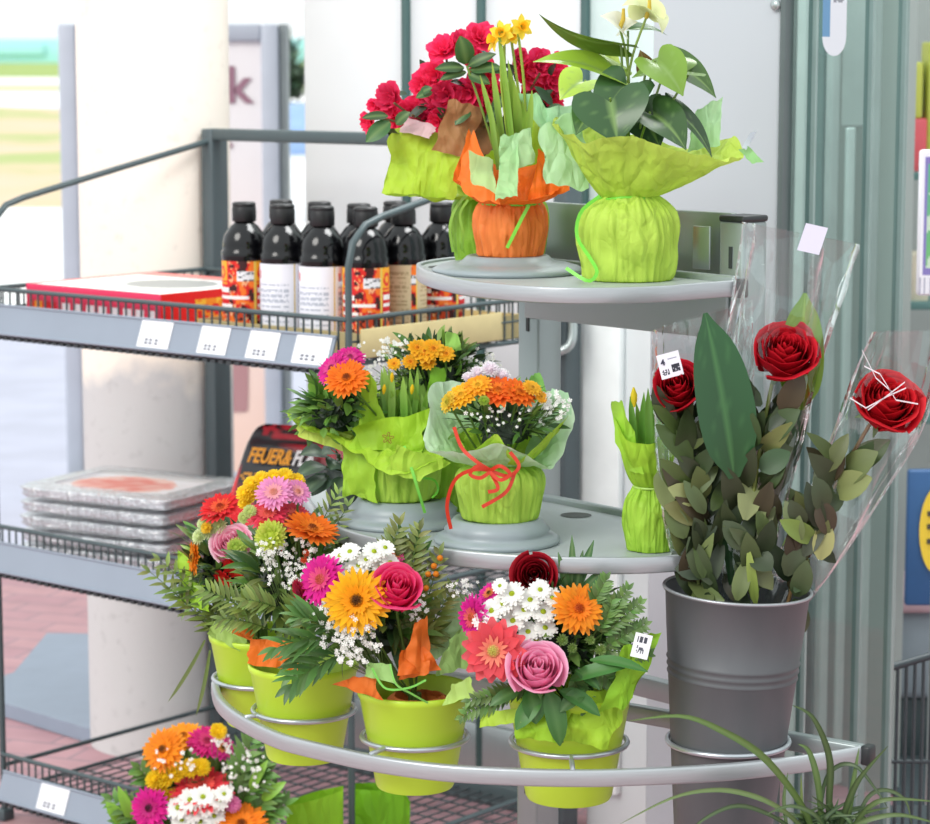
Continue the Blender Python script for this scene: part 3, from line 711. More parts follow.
# ------------------------------------------------------------------ carton with bottles
SZ = ZS[0]+.006
ca0, ca1, cb0, cb1, chh = .545, .955, .045, .50, .045
ct = thing('cardboard_tray', RK((ca0+ca1)/2, (cb0+cb1)/2, SZ), 'shallow beige cardboard tray holding the black bottles', 'box')
CARD = plain('carton', (206, 190, 140), .75, var=.04, scale=30)
m = MB(); m.box(RK((ca0+ca1)/2, (cb0+cb1)/2, SZ+.002), ca1-ca0, cb1-cb0, .003, (U, N, Z)); m.build('bottom', CARD, ct)
for p, q in ((RK(ca0, cb0, 0), RK(ca1, cb0, 0)), (RK(ca1, cb0, 0), RK(ca1, cb1, 0)), (RK(ca1, cb1, 0), RK(ca0, cb1, 0)), (RK(ca0, cb1, 0), RK(ca0, cb0, 0))):
    hgt = chh*(.5 if (p-q).dot(U) else 1)
    m = MB(); m.bar(p+Z*(SZ+chh/2), q+Z*(SZ+chh/2), .003, chh); m.build('side', CARD, ct)
BLK = plain('black_bottle_plastic', (9, 9, 12), .14, spec=.5, var=.1); CAPM = plain('black_cap', (22, 22, 24), .4)
def wrapped(mb, c, r, t0, t1, z0, z1, nu, nv, fn, rot):
    vs = []; fs = []; cs = []
    for j in range(nv):
        for i in range(nu):
            b = len(vs)
            for (a, q) in ((i, j), (i+1, j), (i+1, j+1), (i, j+1)):
                th = rot+t0+(t1-t0)*a/nu; vs.append(Vector(c)+Vector((r*math.cos(th), r*math.sin(th), z0+(z1-z0)*q/nv)))
            cs += [fn((i+.5)/nu, (j+.5)/nv)]*4; fs.append((b, b+1, b+2, b+3))
    mb.add(vs, fs, cs, 0, True)
def red_label(u_, v_):               # three repeats of the front panel round the bottle
    x = (u_*3) % 1
    if x < .04 or x > .97: return (230, 200, 90)
    if v_ > .66 and x < .36:
        if .3 < ((x-.18)/.12)**2+((v_-.83)/.10)**2 < 1.0 or (abs(v_-.70) < .02): return (224, 30, 24)
        return (246, 170, 30)
    for k, (z, a, b) in enumerate(((.58, .06, .42), (.47, .06, .9), (.36, .06, .5))):
        if abs(v_-z) < .028 and a < x < b: return (246, 240, 238) if vn((x*60, k, 0)) > -.35 else (210, 60, 50)
    if x > .5 and v_ > .62 and .72 < v_ < .86 and x > .62: return (232, 232, 236) if vn((x*20, v_*20, 3)) > -.2 else (90, 92, 100)
    d = vn((x*6, v_*9, 1.3)); e = vn((x*13, v_*17, 7.7))
    if x > .42 or v_ < .3:
        if (x-.66)**2*5+(v_-.24)**2*10 < .11: return (52, 20, 18) if e > 0 else (196, 66, 30)
        if d > .22: return (244, 120, 36)
        if d < -.22: return (60, 20, 22)
        return (218, 36, 26) if e > -.2 else (240, 180, 130)
    return (214, 30, 34)
def white_label(u_, v_):
    x = (u_*3) % 1
    if x < .03: return (214, 180, 60)
    if .78 < v_ < .9 and .1 < x < .2: return (214, 130, 130)
    for k in range(20):
        if abs(v_-(.74-.035*k)) < .008 and x > .1 and vn((x*50, k*3.1, 0)) > -.25 and x < .9: return (186, 190, 204)
    return (238, 238, 246)
def beige_label(u_, v_):
    x = (u_*3) % 1
    if x > .86: return red_label(u_, v_)
    for k in range(22):
        if abs(v_-(.9-.038*k)) < .008 and .08 < x < .8 and vn((x*50, k*3.1, 0)) > -.2: return (172, 150, 112)
    return (208, 188, 150)
LABF = {'red': red_label, 'white': white_label, 'beige': beige_label}
protos = {}
def bottle(kind, loc, rot, label):
    if kind not in protos:
        t = thing('bottle', (0, 0, 0), label, 'bottle', 'black bottles in the cardboard tray')
        r = .0405
        m = MB(); m.lathe((0, 0, 0), [(r*.9, 0), (r, .004), (r, .012), (r*.975, .02), (r*.975, .152), (r, .158), (r, .166), (r*.93, .170), (r*.95, .178), (r*.86, .196), (r*.6, .212), (r*.42, .218), (r*.40, .226)], 40, cap1=True); m.build('body', BLK, t)
        m = MB(); m.lathe((0, 0, .2205), [(r*.50, 0), (r*.52, .002), (r*.52, .024), (r*.50, .026), (r*.50, .029), (r*.51, .030), (r*.50, .033), (r*.42, .035)], 36, cap1=True, fn=lambda th, z: 1+.02*(math.sin(th*36) > 0)*(z < .022)); m.build('cap', CAPM, t)
        m = MB(); wrapped(m, (0, 0, 0), r*.985, 0, 2*PI, .024, .150, 108, 42, LABF[kind], 0); m.build('label', PRINT(), t)
        protos[kind] = t
    else:
        s = protos[kind]; t = s.copy(); COL.objects.link(t); t['label'] = label
        for ch in s.children:
            c = ch.copy(); COL.objects.link(c); c.parent = t
    t.location = loc; t.scale = (1.07, 1.07, 1.02); t.rotation_euler = (0, 0, rot); t['label'] = label
    return t
b0 = RK(.822, .09, SZ+.004); base_rot = -PI/2-.35
sp_u, sp_n = .099, .0975
FR = -PI/2-.5
lab3 = 2*PI/3
def rot_for(kind): return FR - (lab3*.5)
rows_ = [(-2, 0, 'red', 0, 'black bottle with red flame label, leftmost beside the red box'),
         (-1, 0, 'white', 0, 'black bottle with white text label, second from the red box'),
         (0, 0, 'white', 0, 'black bottle with white text label behind the curved rack arm'),
         (.80, .3, 'red', .2, 'black bottle with red flame label just right of the curved rack arm'),
         (.87, 1.28, 'beige', .1, 'black bottle with beige text label beside the top shelf tip'),
         (.95, 2.3, 'red', .2, 'black bottle with red label, half hidden behind the top shelf tip'),
         (-2, 1.02, 'red', .3, 'black bottle in the second row behind the leftmost bottle'),
         (-1, 1.02, 'red', 1., 'black bottle in the second row behind the second bottle'),
         (0, 1.02, 'red', .6, 'black bottle in the second row behind the white labelled pair'),
         (0, 2.05, 'red', .6, 'black bottle at the back of the cardboard tray, cap above the others')]
for a, b, kind, dr, lb in rows_: bottle(kind, b0+U*a*sp_u+N*b*sp_n, rot_for(kind)+dr, lb)
cs = MB(); cs.bar(RK(RW+.010, .02, SZ+.030), RK(RW+.010, .415, SZ+.030), .003, .052, bev=.001); o = cs.build('cardboard_strip', CARD, origin=RK(RW+.010, .22, SZ+.004)); tag(o, 'plain beige cardboard strip fixed along the right side of the top rack shelf', 'cardboard')
# ------------------------------------------------------------------ flat red grill box
gx0, gx1, gy0, gy1, gh = .085, .470, .02, .36, .088
gb = thing('grill_box', RK((gx0+gx1)/2, (gy0+gy1)/2, SZ), 'flat red cardboard box with pale printed lid on the top rack shelf', 'box')
RED = (226, 44, 48)
def side_a(u_, v_):
    if .16 < v_ < .6:
        if .03 < u_ < .22: return (248, 150, 40) if int(u_*60) % 4 < 3 and u_ < .15 else (222, 32, 40)
        if .24 < u_ < .96 and (u_*11) % 1 < .72 and vn((int(u_*66), int(v_*14), 2)) > -.28: return (250, 236, 240)
    return mix((226, 40, 60), (232, 62, 104), v_)
def side_b(u_, v_):
    if .26 < u_ < .5 and .15 < v_ < .8:
        return (246, 150, 40) if vn((u_*22, v_*6, 4)) > 0 else ((250, 196, 60) if (u_ < .29 or u_ > .47 or v_ > .7) else (222, 40, 40))
    if u_ > .6 and .1 < v_ < .5 and (u_*12) % 1 < .7: return (248, 232, 230)
    return (228, 34, 36)
def lid(u_, v_):
    e = ((u_-.62)/.30)**2+((v_-.5)/.30)**2
    if e < 1: return (150, 152, 150) if e < .7 else (212, 212, 208)
    if v_ > .82 or u_ < .06: return (232, 130, 124)
    return (240, 236, 230)
m = MB()
A, B, C_, D = RK(gx0, gy0, SZ), RK(gx1, gy0, SZ), RK(gx1, gy1, SZ), RK(gx0, gy1, SZ)
painted(m, A, B-A, Z*gh, 66, 16, side_a); painted(m, B, C_-B, Z*gh, 60, 16, side_b); painted(m, C_, D-C_, Z*gh, 30, 8, side_b); painted(m, D, A-D, Z*gh, 30, 8, side_b)
m.add([A, B, C_, D], [(3, 2, 1, 0)], RED, 0, False); m.build('carton', PRINT(), gb)
m = MB(); painted(m, A+Z*gh, B-A, D-A, 60, 50, lid); lo2 = m.build('lid', PRINT(), gb)
# ------------------------------------------------------------------ stack of film-wrapped grill trays
TRF = film('tray_film', (246, 247, 250), .55, .16, (70, 1., .006))
ALT = plain('foil_tray', (244, 245, 248), .4, metal=.1, var=.08, scale=30)
def lid2(u_, v_):
    e = ((u_-.45)/.34)**2+((v_-.45)/.36)**2
    if e < 1: return mix((226, 130, 116), (236, 200, 188), max(0, min(1, e+vn((u_*9, v_*9, 0)))))
    if v_ > .8: return (206, 206, 204)
    return (228, 228, 230)
tz = ZS[1]+.007; th_ = .0305; rotT = Matrix.Rotation(.16, 3, 'Z'); TU, TN = rotT @ U, rotT @ N
tc0 = RK(.155, .235, 0); lw, ld = .365, .285
proto = None
lbs = ['film wrapped foil grill tray, lowest of the stack on the middle rack shelf', 'film wrapped foil grill tray, second from the bottom of the stack', 'film wrapped foil grill tray in the middle of the stack of five', 'film wrapped foil grill tray, second from the top of the stack', 'film wrapped foil grill tray on top of the stack, round red food picture']
for k in range(5):
    if proto is None:
        t = thing('grill_tray', (0, 0, 0), lbs[0], 'tray', 'stack of wrapped grill trays')
        m = MB(); m.box((0, 0, .010), lw-.02, ld-.02, .018, bev=.006); m.box((0, 0, .0195), lw-.004, ld-.004, .003, bev=.0014); m.build('foil_tray', ALT, t)
        m = MB(); painted(m, (-lw/2+.012, -ld/2+.012, .0215), (lw-.024, 0, 0), (0, ld-.024, 0), 40, 30, lid2); m.build('lid_card', PRINT(), t)
        m = MB(); rows = []
        for (ins, z) in ((.03, .0005), (-.002, .002), (-.008, .008), (-.004, .013), (-.010, .019), (.0, .0232), (.04, .0236)):
            row = []
            for q in range(120):
                a = 2*PI*q/120; c, s = math.cos(a), math.sin(a); pw = .18
                x = (lw/2-ins)*math.copysign(abs(c)**pw, c); y = (ld/2-ins)*math.copysign(abs(s)**pw, s)
                w = vn((x*60, y*60, z*200)); row.append((x*(1+.028*w), y*(1+.03*w), z*1.15+.002*vn((x*50, y*50, 4))))
            rows.append(row)
        m.grid(rows, (235, 235, 240), True); m.build('film_wrap', TRF, t)
        proto = t
    else:
        t = proto.copy(); COL.objects.link(t)
        for ch in proto.children: c = ch.copy(); COL.objects.link(c); c.parent = t
    t['label'] = lbs[k]
    t.location = tc0+Z*(tz+th_*k)+U*R.uniform(-.004, .004); t.rotation_euler = (0, 0, -AW+.16+R.uniform(-.02, .02))
# ------------------------------------------------------------------ black charcoal pack with orange lettering
pk_o = RK(.470, .27, ZS[1]+.006)
pk = thing('charcoal_pack', pk_o, 'black charcoal pack with orange and white lettering on the middle rack shelf', 'pack')
px_ = (U*.97+N*.25).normalized(); tilt = Matrix.Rotation(-.20, 3, px_); upv = (tilt @ Z); roll = Matrix.Rotation(-.24, 3, px_.cross(upv)); PX = px_; UP = roll @ upv; NR = PX.cross(UP)
pw_, phh, pd = .27, .345, .075
m = MB(); rows = []
for (k_, y) in ((.86, 0), (.97, .012), (1, .05), (1, .225), (.99, .262), (.93, .285), (.80, .295)):
    row = []
    for q in range(64):
        a = 2*PI*q/64; c, s = math.cos(a), math.sin(a)
        x = pw_/2*k_*math.copysign(abs(c)**.35, c); zz = pd/2*(k_ if y < .05 else (1-.65*max(0, (y-.16)/.135)))*math.copysign(abs(s)**.5, s)
        w = vn((x*30, y*30, zz*30)); row.append(pk_o+PX*x+UP*y+NR*(zz*(1+.12*w))+N*.04)
    rows.append(row)
def pkcol(p):
    q = p-pk_o-N*.04; x, y = q.dot(PX), q.dot(UP)
    if x < -pw_*.47: return (226, 228, 230)
    if y > .248: return (176, 34, 48) if vn(q*70) > -.05 else (30, 22, 26)
    if y < .19-(x+pw_/2)*.9: return (224, 42, 50)
    return (48, 48, 52)
rows2 = [catmull(list(c), 28, False) for c in zip(*rows)]; rows2 = [list(r) for r in zip(*rows2)]
m.grid(rows2, closed=True, cols=[[pkcol(p) for p in r] for r in rows2]); m.add(rows2[0], [tuple(range(64))], (40, 40, 44), 0, False); m.add(rows2[-1], [tuple(reversed(range(64)))], (120, 30, 40), 0, False)
pb = m.build('bag', colmat('glossy_print', .25, 0, .5, (30, .25, .004)), pk)
fo = pk_o+N*.04+UP*.213-NR*0
nf = -NR if NR.dot(Vector((0, 1, 0))) > 0 else NR
xd = PX
q = fo-PX*(pw_*.435)+nf*(pd*.5+.006)
text_mb('FEUER&', .043, q+PX*.014, xd, UP, .0012, (240, 164, 40), .0012, shear=.12, sx=.66).build('lettering', PRINT(), pb)
text_mb('FLA', .043, q+PX*.116, xd, UP, .0012, (240, 242, 244), .0012, shear=.12, sx=.66).build('lettering', PRINT(), pb)
m = MB(); painted(m, fo-PX*(pw_*.41)-UP*.038+nf*(pd*.5+.002), PX*.05, UP*.016, 8, 3, lambda u_, v_: (214, 150, 50) if vn((u_*9, v_*5, 1)) > -.2 else (60, 52, 44)); m.build('gold_print', PRINT(), pb)
# ------------------------------------------------------------------ three tier display stand
ZB, ZM, ZT = .650, .898, 1.233
SHELF = plain('shelf_grey_paint', (168, 176, 177), .38, var=.03, scale=6)
RIM = plain('brushed_aluminium', (176, 181, 184), .34, metal=.5, var=.05, stretch=(2, 2, 30))
POST = plain('stand_post_grey', (150, 160, 160), .35, metal=.4, var=.05)
BLKP = plain('black_plastic_cap', (40, 44, 46), .4)
WIRE = plain('galvanised_wire', (188, 194, 200), .3, metal=.7, var=.06, scale=40)
SC0 = Vector((.166, 3.554, 0)); AS = math.radians(48)
RU, RN = U, N
U = Vector((math.cos(AS), -math.sin(AS), 0)); N = Vector((math.sin(AS), math.cos(AS), 0)); CU, CN = SC0.dot(U), SC0.dot(N)   # the stand's own frame
st = thing('display_stand', SC0, 'grey three tier half round flower display stand', 'stand')
def arc(rad, z, a0, a1, n=60):         # angle measured in the wall frame: 0 = along +U, -90 = away from the wall
    return [SC0+Z*z+U*(rad*math.cos(math.radians(a0+(a1-a0)*k/(n-1))))+N*(rad*math.sin(math.radians(a0+(a1-a0)*k/(n-1)))) for k in range(n)]
def band(mb, pts, w, h, closed=False):
    """rounded flat bar following pts (centre line), w across, h tall"""
    rows = []
    for i, p in enumerate(pts):
        t = (pts[min(i+1, len(pts)-1)]-pts[max(i-1, 0)]).normalized(); s_ = t.cross(Z).normalized(); b = min(w, h)*.3; r = []
        for (sx, sz, a0) in ((1, 1, 0), (-1, 1, 90), (-1, -1, 180), (1, -1, 270)):
            for k in range(3):
                a = math.radians(a0+45*k); r.append(p+s_*(sx*(w/2-b)+b*math.cos(a))+Z*(sz*(h/2-b)+b*math.sin(a)))
        rows.append(r)
    mb.grid(rows, (190, 195, 195), True); mb.add(rows[0], [tuple(range(12))], smooth=False); mb.add(rows[-1], [tuple(reversed(range(12)))], smooth=False)
def outline(px, z, tail):
    """plan of a shelf edge read off the floor plan points, closed smoothly at its hidden left end"""
    pts = [OZ(x, y, z) for x, y in px]; a = pts[0]
    back = [a+Vector(t) for t in reversed(tail)]
    return catmull(back+pts, 90, False)
def shelf(name, pts0, z, hole=None):
    e_ = [p+Z*(.018) for p in pts0]; n = len(e_)
    m = MB(); vs = e_+[p-Z*.012 for p in e_]
    m.add(vs, [tuple(reversed(range(n))), tuple(range(n, 2*n))]+[(i, i+n, (i+1) % n+n, (i+1) % n) for i in range(n)], smooth=False)
    o = m.build(name, SHELF, st)
    m = MB(); band(m, [p+Z*.011 for p in pts0], .008, .022); m.build('shelf_rim', RIM, o)
    m = MB(); e0, e1 = e_[0], e_[-1]; m.bar(e0+Z*-.006, e1+Z*-.006, .014, .030, bev=.003); m.build('back_rail', POST, o)
    d = (e1-e0).normalized()
    for e, sg in ((e0, -1), (e1, 1)):
        m = MB(); m.bar(e-Z*.007+d*(sg*.002), e-Z*.007+d*(sg*.014), .018, .026, bev=.003); m.build('end_cap', BLKP, o)
    if hole:
        for (hx, hy, ra, rb) in hole:
            q = OZ(hx, hy, z+.0186); m = MB(); m.add([q+U*(ra*math.cos(k*PI/12))+N*(rb*math.sin(k*PI/12)) for k in range(24)], [tuple(range(24))], (50, 56, 50), 0, False); m.build('shelf_hole', colmat('paint_attr', .5), o)
    return o
OT = outline([(419, 279), (424, 284), (440, 290), (480, 298), (540, 303), (600, 304), (660, 302), (700, 299), (737, 296)], ZT, [(.006, .05, 0), (.04, .12, 0), (.09, .17, 0)])
shelf('top_shelf', OT, ZT, [(450, 267, .035, .03)])
OM = outline([(304, 500), (312, 520), (335, 540), (380, 554), (440, 564), (500, 570), (560, 573), (620, 574), (668, 572), (720, 566), (760, 556)], ZM, [(.01, .06, 0), (.05, .14, 0), (.10, .20, 0)])
shelf('middle_shelf', OM, ZM, [(576, 515, .022, .022)])
# bottom tier: an open bar with wire rings
OB = outline([(216, 700), (222, 714), (240, 729), (275, 747), (309, 757), (377, 772), (443, 781), (510, 785), (565, 786.5), (620, 786), (720, 781), (787, 774), (830, 768), (863, 762)], ZB, [(0, .05, 0), (.04, .16, 0), (.10, .24, 0)])
m = MB(); band(m, [p+Z*.011 for p in OB], .011, .022); bb = m.build('bottom_bar', RIM, st)
e0, e1 = OB[0]+Z*.011, OB[-1]+Z*.011; d_ = (e1-e0).normalized()
m = MB(); m.bar(e0, e1, .016, .024, bev=.003); m.build('bottom_back_rail', POST, st)
m = MB(); m.bar(e1, e1+d_*.014, .02, .026, bev=.003); m.build('end_cap', BLKP, st)
def bar_near(c):
    return min(OB, key=lambda p: (p.x-c.x)**2+(p.y-c.y)**2)
def post(u_, n_, z0, z1, cap=True):
    m = MB(); m.box(W(u_, n_, (z0+z1)/2), .045, .05, z1-z0, (U, N, Z), bev=.004); o = m.build('post', POST, st)
    s_ = MB()
    for k in range(int((z1-z0)/.12)): s_.box(W(u_, n_-.0255, z0+.08+k*.12), .006, .002, .03, (U, N, Z), (60, 66, 66))
    s_.build('slot_pattern', colmat('paint_attr', .5), o)
    if cap: m = MB(); m.box(W(u_, n_, z1+.004), .047, .052, .009, (U, N, Z), bev=.003); m.build('post_cap', BLKP, o)
    return o
PN = max((OT[0]).dot(N), OT[-1].dot(N), OM[0].dot(N)*0, OB[-1].dot(N))+.035
def hits(px): d = ray(px, 60); return (d*(PN/d.dot(N))).dot(U)
UL = hits(541); UR = hits(746)
post(UL, PN, .0, ZT-.006, False); post(UR, PN, .0, P(746, 221, W(UR, PN, 0).y).z)
m = MB(); m.bar(W(UL-.12, PN+.005, ZT+.062), W(UR-.02, PN+.005, ZT+.062), .012, .088, bev=.002); m.build('back_panel', plain('back_panel_grey', (146, 156, 152), .3, metal=.3, var=.06), st)
m = MB(); m.bar(W(UL, PN-.030, ZT-.036), W(UR, PN-.030, ZT-.036), .006, .062, bev=.002); m.build('bracket_panel', SHELF, st)
m = MB(); m.bar(W(UL, PN-.03, ZM-.026), W(UR, PN-.03, ZM-.026), .006, .045, bev=.002); m.build('bracket_panel', SHELF, st)
m = MB(); m.bar(W(UL, PN-.02, .642), W(UR, PN-.02, .642), .02, .03, bev=.002); m.build('bracket_panel', POST, st)
for u_ in (UL, UR):
    m = MB(); m.bar(W(u_, PN, .015), W(u_, PN-.42, .015), .05, .03, bev=.004); m.build('foot', POST, st)
m = MB(); m.box(W(UR-.05, PN-.03, ZT+.058), .032, .003, .06, (U, N, Z), bev=.001); m.build('mounting_plate', ALU, st)
# ------------------------------------------------------------------ lime buckets in the wire rings
LIME = plain('lime_plastic', (188, 222, 60), .36, var=.02, spec=.4)
BK = {}
def ring_for(c, r, tilt=0.):
    m = MB(); m.tube([c+Vector((r*math.cos(2*PI*k/48), r*math.sin(2*PI*k/48), 0)) for k in range(48)], .0036, 8, closed=True)
    q = bar_near(c).copy(); q.z = ZB+.018; d = Vector((q.x-c.x, q.y-c.y, 0)).normalized(); e = c+d*r
    if (q-e).length > .004: m.tube([e, Vector((q.x, q.y, c.z)), q-Z*.006], .0034, 6)
    m.build('pot_ring', WIRE, st)
def bucket(c, rt, rb, z0, z1, label, group='lime green buckets on the display stand', lean=(0, 0), mat=None, name='flower_bucket'):
    t = thing(name, (c.x, c.y, z0), label, 'bucket', group); ax = Vector((lean[0], lean[1], 1)).normalized(); h = z1-z0; o = Vector((c.x, c.y, z0))
    m = MB(); m.lathe(o, [(rb*.96, 0), (rb, .004), (rt-.002, h-.012), (rt, h-.010), (rt+.0012, h-.006), (rt+.0012, h-.001), (rt-.001, h), (rt-.003, h-.003), (rb-.002, .008)], 56, ax=ax)
    m.build('bucket_body', mat or LIME, t); return t
def ringpt(px, py, z=.672): return OZ(px, py, z)
RB, RT_, RBOT = .0675, .0745, .052
bpos = [(262, 677), (304, 709), (415, 736), (569, 741)]
lbl = ['lime green plastic bucket at the left end of the bottom ring', 'lime green plastic bucket second from the left, orange paper at its rim', 'lime green plastic bucket in the middle holding the yellow gerbera bouquet', 'lime green plastic bucket under the bouquet with white daisies and pink rose']
for i, (a, b) in enumerate(bpos):
    c = ringpt(a, b); r_ = math.hypot(c.x-SC0.x, c.y-SC0.y); lim = .566-.0715
    if r_ > lim: k_ = lim/r_; c = Vector((SC0.x+(c.x-SC0.x)*k_, SC0.y+(c.y-SC0.y)*k_, c.z))
    BK[i] = c
    sc_ = (1, 1, 1, 1.09)[i]; ring_for(c, .0695*sc_)
    bucket(c, RT_*sc_, RBOT*sc_,   .606-.008*(i == 3), .738+.004*(i == 3), lbl[i])
rc = ringpt(728, 740)
nb = bar_near(rc); dv = Vector((rc.x-nb.x, rc.y-nb.y, 0)); print('rose gap', dv.length)
BK['rose'] = rc
ring_for(rc, .079)
# ------------------------------------------------------------------ pedestals
PEDM = plain('grey_pedestal_plastic', (146, 157, 161), .35, var=.03)
def pedestal(c, label, r0, r1, h):
    m = MB(); m.lathe(c, [(r0*.98, 0), (r0, .002), (r0, .005), (r0*.93, .009), (r0*.80, .013), (r1*1.22, h*.55), (r1*1.08, h*.8), (r1*1.02, h*.95), (r1*.98, h), (r1*.9, h+.0005), (r1*.86, h-.002), (0.001, h-.003)], 56)
    o = m.build('pedestal', PEDM, origin=c); return tag(o, label, 'pedestal', 'grey round plant pedestals')
tz_ = ZT+.0185
p1 = OZ(508, 272, tz_); pedestal(p1, 'round grey pedestal under the orange daffodil pot on the top shelf', .108, .058, .024)
mz = ZM+.0185
p3 = OZ(497, 541, mz); pedestal(p3, 'round grey pedestal under the pot with the red ribbon', .084, .058, .032)
p2 = OZ(392, 525, mz)+N*.03-U*.012; pedestal(p2, 'round grey pedestal under the lime wrapped pot with yellow narcissus', .092, .062, .034)
LIMEP = (192, 226, 80); LIMED = (150, 200, 44); MINT = (186, 228, 176); ORANGE = (250, 134, 58)
# ------------------------------------------------------------------ anthurium
def pxo(Y0):                          # helper: point from pixel with depth offset
    return lambda x, y, dy=0.: P(x, y, Y0+dy)
ab = OZ(628, 279, tz_); ab.z = tz_; YA = ab.y; q = pxo(YA)
an = thing('anthurium_pot', ab, 'white anthurium in a lime paper wrapped pot on the top shelf', 'potted plant')
k_ = YA/FPX
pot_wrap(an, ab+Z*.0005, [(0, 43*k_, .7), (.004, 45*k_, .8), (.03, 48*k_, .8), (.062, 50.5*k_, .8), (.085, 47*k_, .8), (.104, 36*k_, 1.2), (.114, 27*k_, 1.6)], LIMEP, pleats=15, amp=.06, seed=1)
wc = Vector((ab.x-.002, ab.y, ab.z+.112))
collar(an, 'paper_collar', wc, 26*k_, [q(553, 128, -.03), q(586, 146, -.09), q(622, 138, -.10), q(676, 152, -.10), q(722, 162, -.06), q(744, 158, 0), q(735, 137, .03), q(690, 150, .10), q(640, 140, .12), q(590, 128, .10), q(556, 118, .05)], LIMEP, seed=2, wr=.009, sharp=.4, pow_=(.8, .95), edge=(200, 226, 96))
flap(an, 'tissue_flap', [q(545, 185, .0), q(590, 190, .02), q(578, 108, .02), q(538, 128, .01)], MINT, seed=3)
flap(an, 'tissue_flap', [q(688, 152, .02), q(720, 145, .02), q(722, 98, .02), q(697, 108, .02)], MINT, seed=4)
flap(an, 'tissue_flap', [q(739, 150, .0), q(752, 164, .0), q(764, 162, .01), q(748, 146, .0)], (160, 214, 140), seed=5, nu=6, nv=6, wr=.002)
flap(an, 'tissue_flap', [q(742, 147, .0), q(746, 150, .0), q(757, 131, .01), q(750, 133, .0)], (206, 216, 226), seed=6, nu=5, nv=5, wr=.001)
flap(an, 'tissue_flap', [q(600, 80, .05), q(625, 85, .06), q(618, 52, .05), q(606, 55, .05)], (206, 232, 120), seed=8, nu=6, nv=6, wr=.002)
m = MB(); cw = [wc+Vector((28*k_*math.cos(a), 28*k_*math.sin(a), .002*math.sin(3*a))) for a in [2*PI*i/40 for i in range(40)]]; m.tube(cw, .0028, 6, (120, 210, 60), closed=True); m.build('ribbon', RIBB(), an, label='bright green ribbon tied round the wrapped pot')
ribbon(an, [q(653, 190, -.045), q(648, 178, -.05), q(640, 162, -.06)], .004, (126, 210, 60))
ribbon(an, [q(600, 196, -.04), q(581, 212, -.03), q(577, 236, -.035), q(590, 258, -.06), q(597, 272, -.075), q(588, 281, -.085), q(566, 268, -.07)], .005, (120, 214, 66))
m = MB()
def heart(b, t, wpx, nrm, col, dyb=0, dyt=0, fold=.22, droop=.1, vein=(130, 160, 90), root_=None, dark=None):
    leaf(m, q(b[0], b[1], dyb), q(t[0], t[1], dyt), wpx*k_, nrm, col, 'heart', fold, droop, vein=vein, cc=7)
GD = (52, 88, 46)
cz = Vector((wc.x, wc.y, wc.z+.0))
lv = [((610, 98), (618, 144), 68, (-.1, -1, .25), GD, -.06, -.09), ((630, 84), (598, 130), 50, (-.3, -1, .5), (58, 94, 50), -.03, -.06),
      ((621, 44), (539, 14), 34, (.1, -.35, -1), (92, 122, 40), .0, -.01), ((618, 80), (533, 62), 46, (.1, -.5, 1), (148, 184, 58), .0, -.03), ((690, 72), (632, 78), 40, (0, -.5, 1), (108, 142, 60), .0, -.02),
      ((655, 60), (683, 96), 44, (.1, -.8, .6), (116, 152, 52), -.03, -.06), ((668, 62), (716, 98), 38, (.5, -.7, .6), (70, 104, 44), .02, .02),
      ((650, 112), (686, 150), 46, (.2, -.8, .8), (56, 88, 44), -.05, -.08), ((668, 106), (712, 158), 26, (.6, -.6, .5), (44, 74, 40), .0, -.02), ((600, 105), (576, 135), 40, (-.3, -.9, .6), (66, 104, 50), .02, -.02),
      ((628, 30), (668, 36), 20, (0, -.4, 1), (60, 96, 44), .03, .05), ((646, 70), (640, 50), 18, (0, -1, .2), (126, 96, 50), .03, .02), ((640, 110), (660, 148), 48, (0, -1, .4), (44, 76, 42), .01, -.02), ((585, 80), (560, 100), 40, (-.2, -.8, .8), (176, 210, 70), .06, .04)]
for (b, t, wp, nr, col, d0, d1) in lv:
    heart(b, t, wp, Vector(nr), col, d0, d1)
    bb_ = q(b[0], b[1], d0); m.tube(curve_pts([cz+Vector((0, 0, -.02)), cz.lerp(bb_, .5)+Z*.01, bb_], 10), .0018, 5, (120, 150, 70))
m.build('leaves', colmat('glossy_leaf', .28, .08, .5), an)
for (bx, by, tx, ty, sx, sy, lb, flat_) in ((634, 18, 661, 30, 620, 118, 'pale cream green anthurium flower at the top', 46), (622, 32, 600, 18, 621, 110, 'smaller white anthurium flower with yellow spike', 40)):
    m2 = MB(); keep = m; m = m2
    if flat_ == 46:
        leaf(m2, q(646, 16, 0), q(622, 6, -.02), 30*k_, Vector((-.2, -.5, 1)), (222, 230, 180), 'heart', .3, .2, cc=7); leaf(m2, q(646, 14, 0), q(662, 34, -.02), 32*k_, Vector((.8, -.5, .6)), (232, 236, 188), 'heart', .35, .2, cc=7); leaf(m2, q(646, 18, .0), q(648, -6, .02), 34*k_, Vector((0, -1, .3)), (226, 232, 176), 'heart', .2, .1, cc=7)
    else:
        leaf(m2, q(622, 30, 0), q(600, 16, -.02), 24*k_, Vector((0, -.8, .7)), (238, 240, 222), 'heart', .3, .15, cc=7); leaf(m2, q(620, 30, .01), q(638, 22, 0), 18*k_, Vector((0, -.8, .7)), (240, 240, 226), 'heart', .3, .15, cc=7)
    o = m2.build('anthurium_flower', PETAL(), an, label=lb)
    m = keep
    m2 = MB(); b0_ = q(646, 18, -.004) if flat_ == 46 else q(620, 28, -.006)
    m2.tube([b0_, b0_+Vector((.004, -.006, .012)), b0_+Vector((.004, -.008, .026))], [.003, .003, .002], 8, (226, 204, 90)); m2.build('spadix', PETAL(), o)
    m2 = MB(); m2.tube(curve_pts([cz, q(sx+8, 80, .0), b0_], 12), .0019, 6, (138, 164, 78)); m2.build('stem', LEAFM(), o)
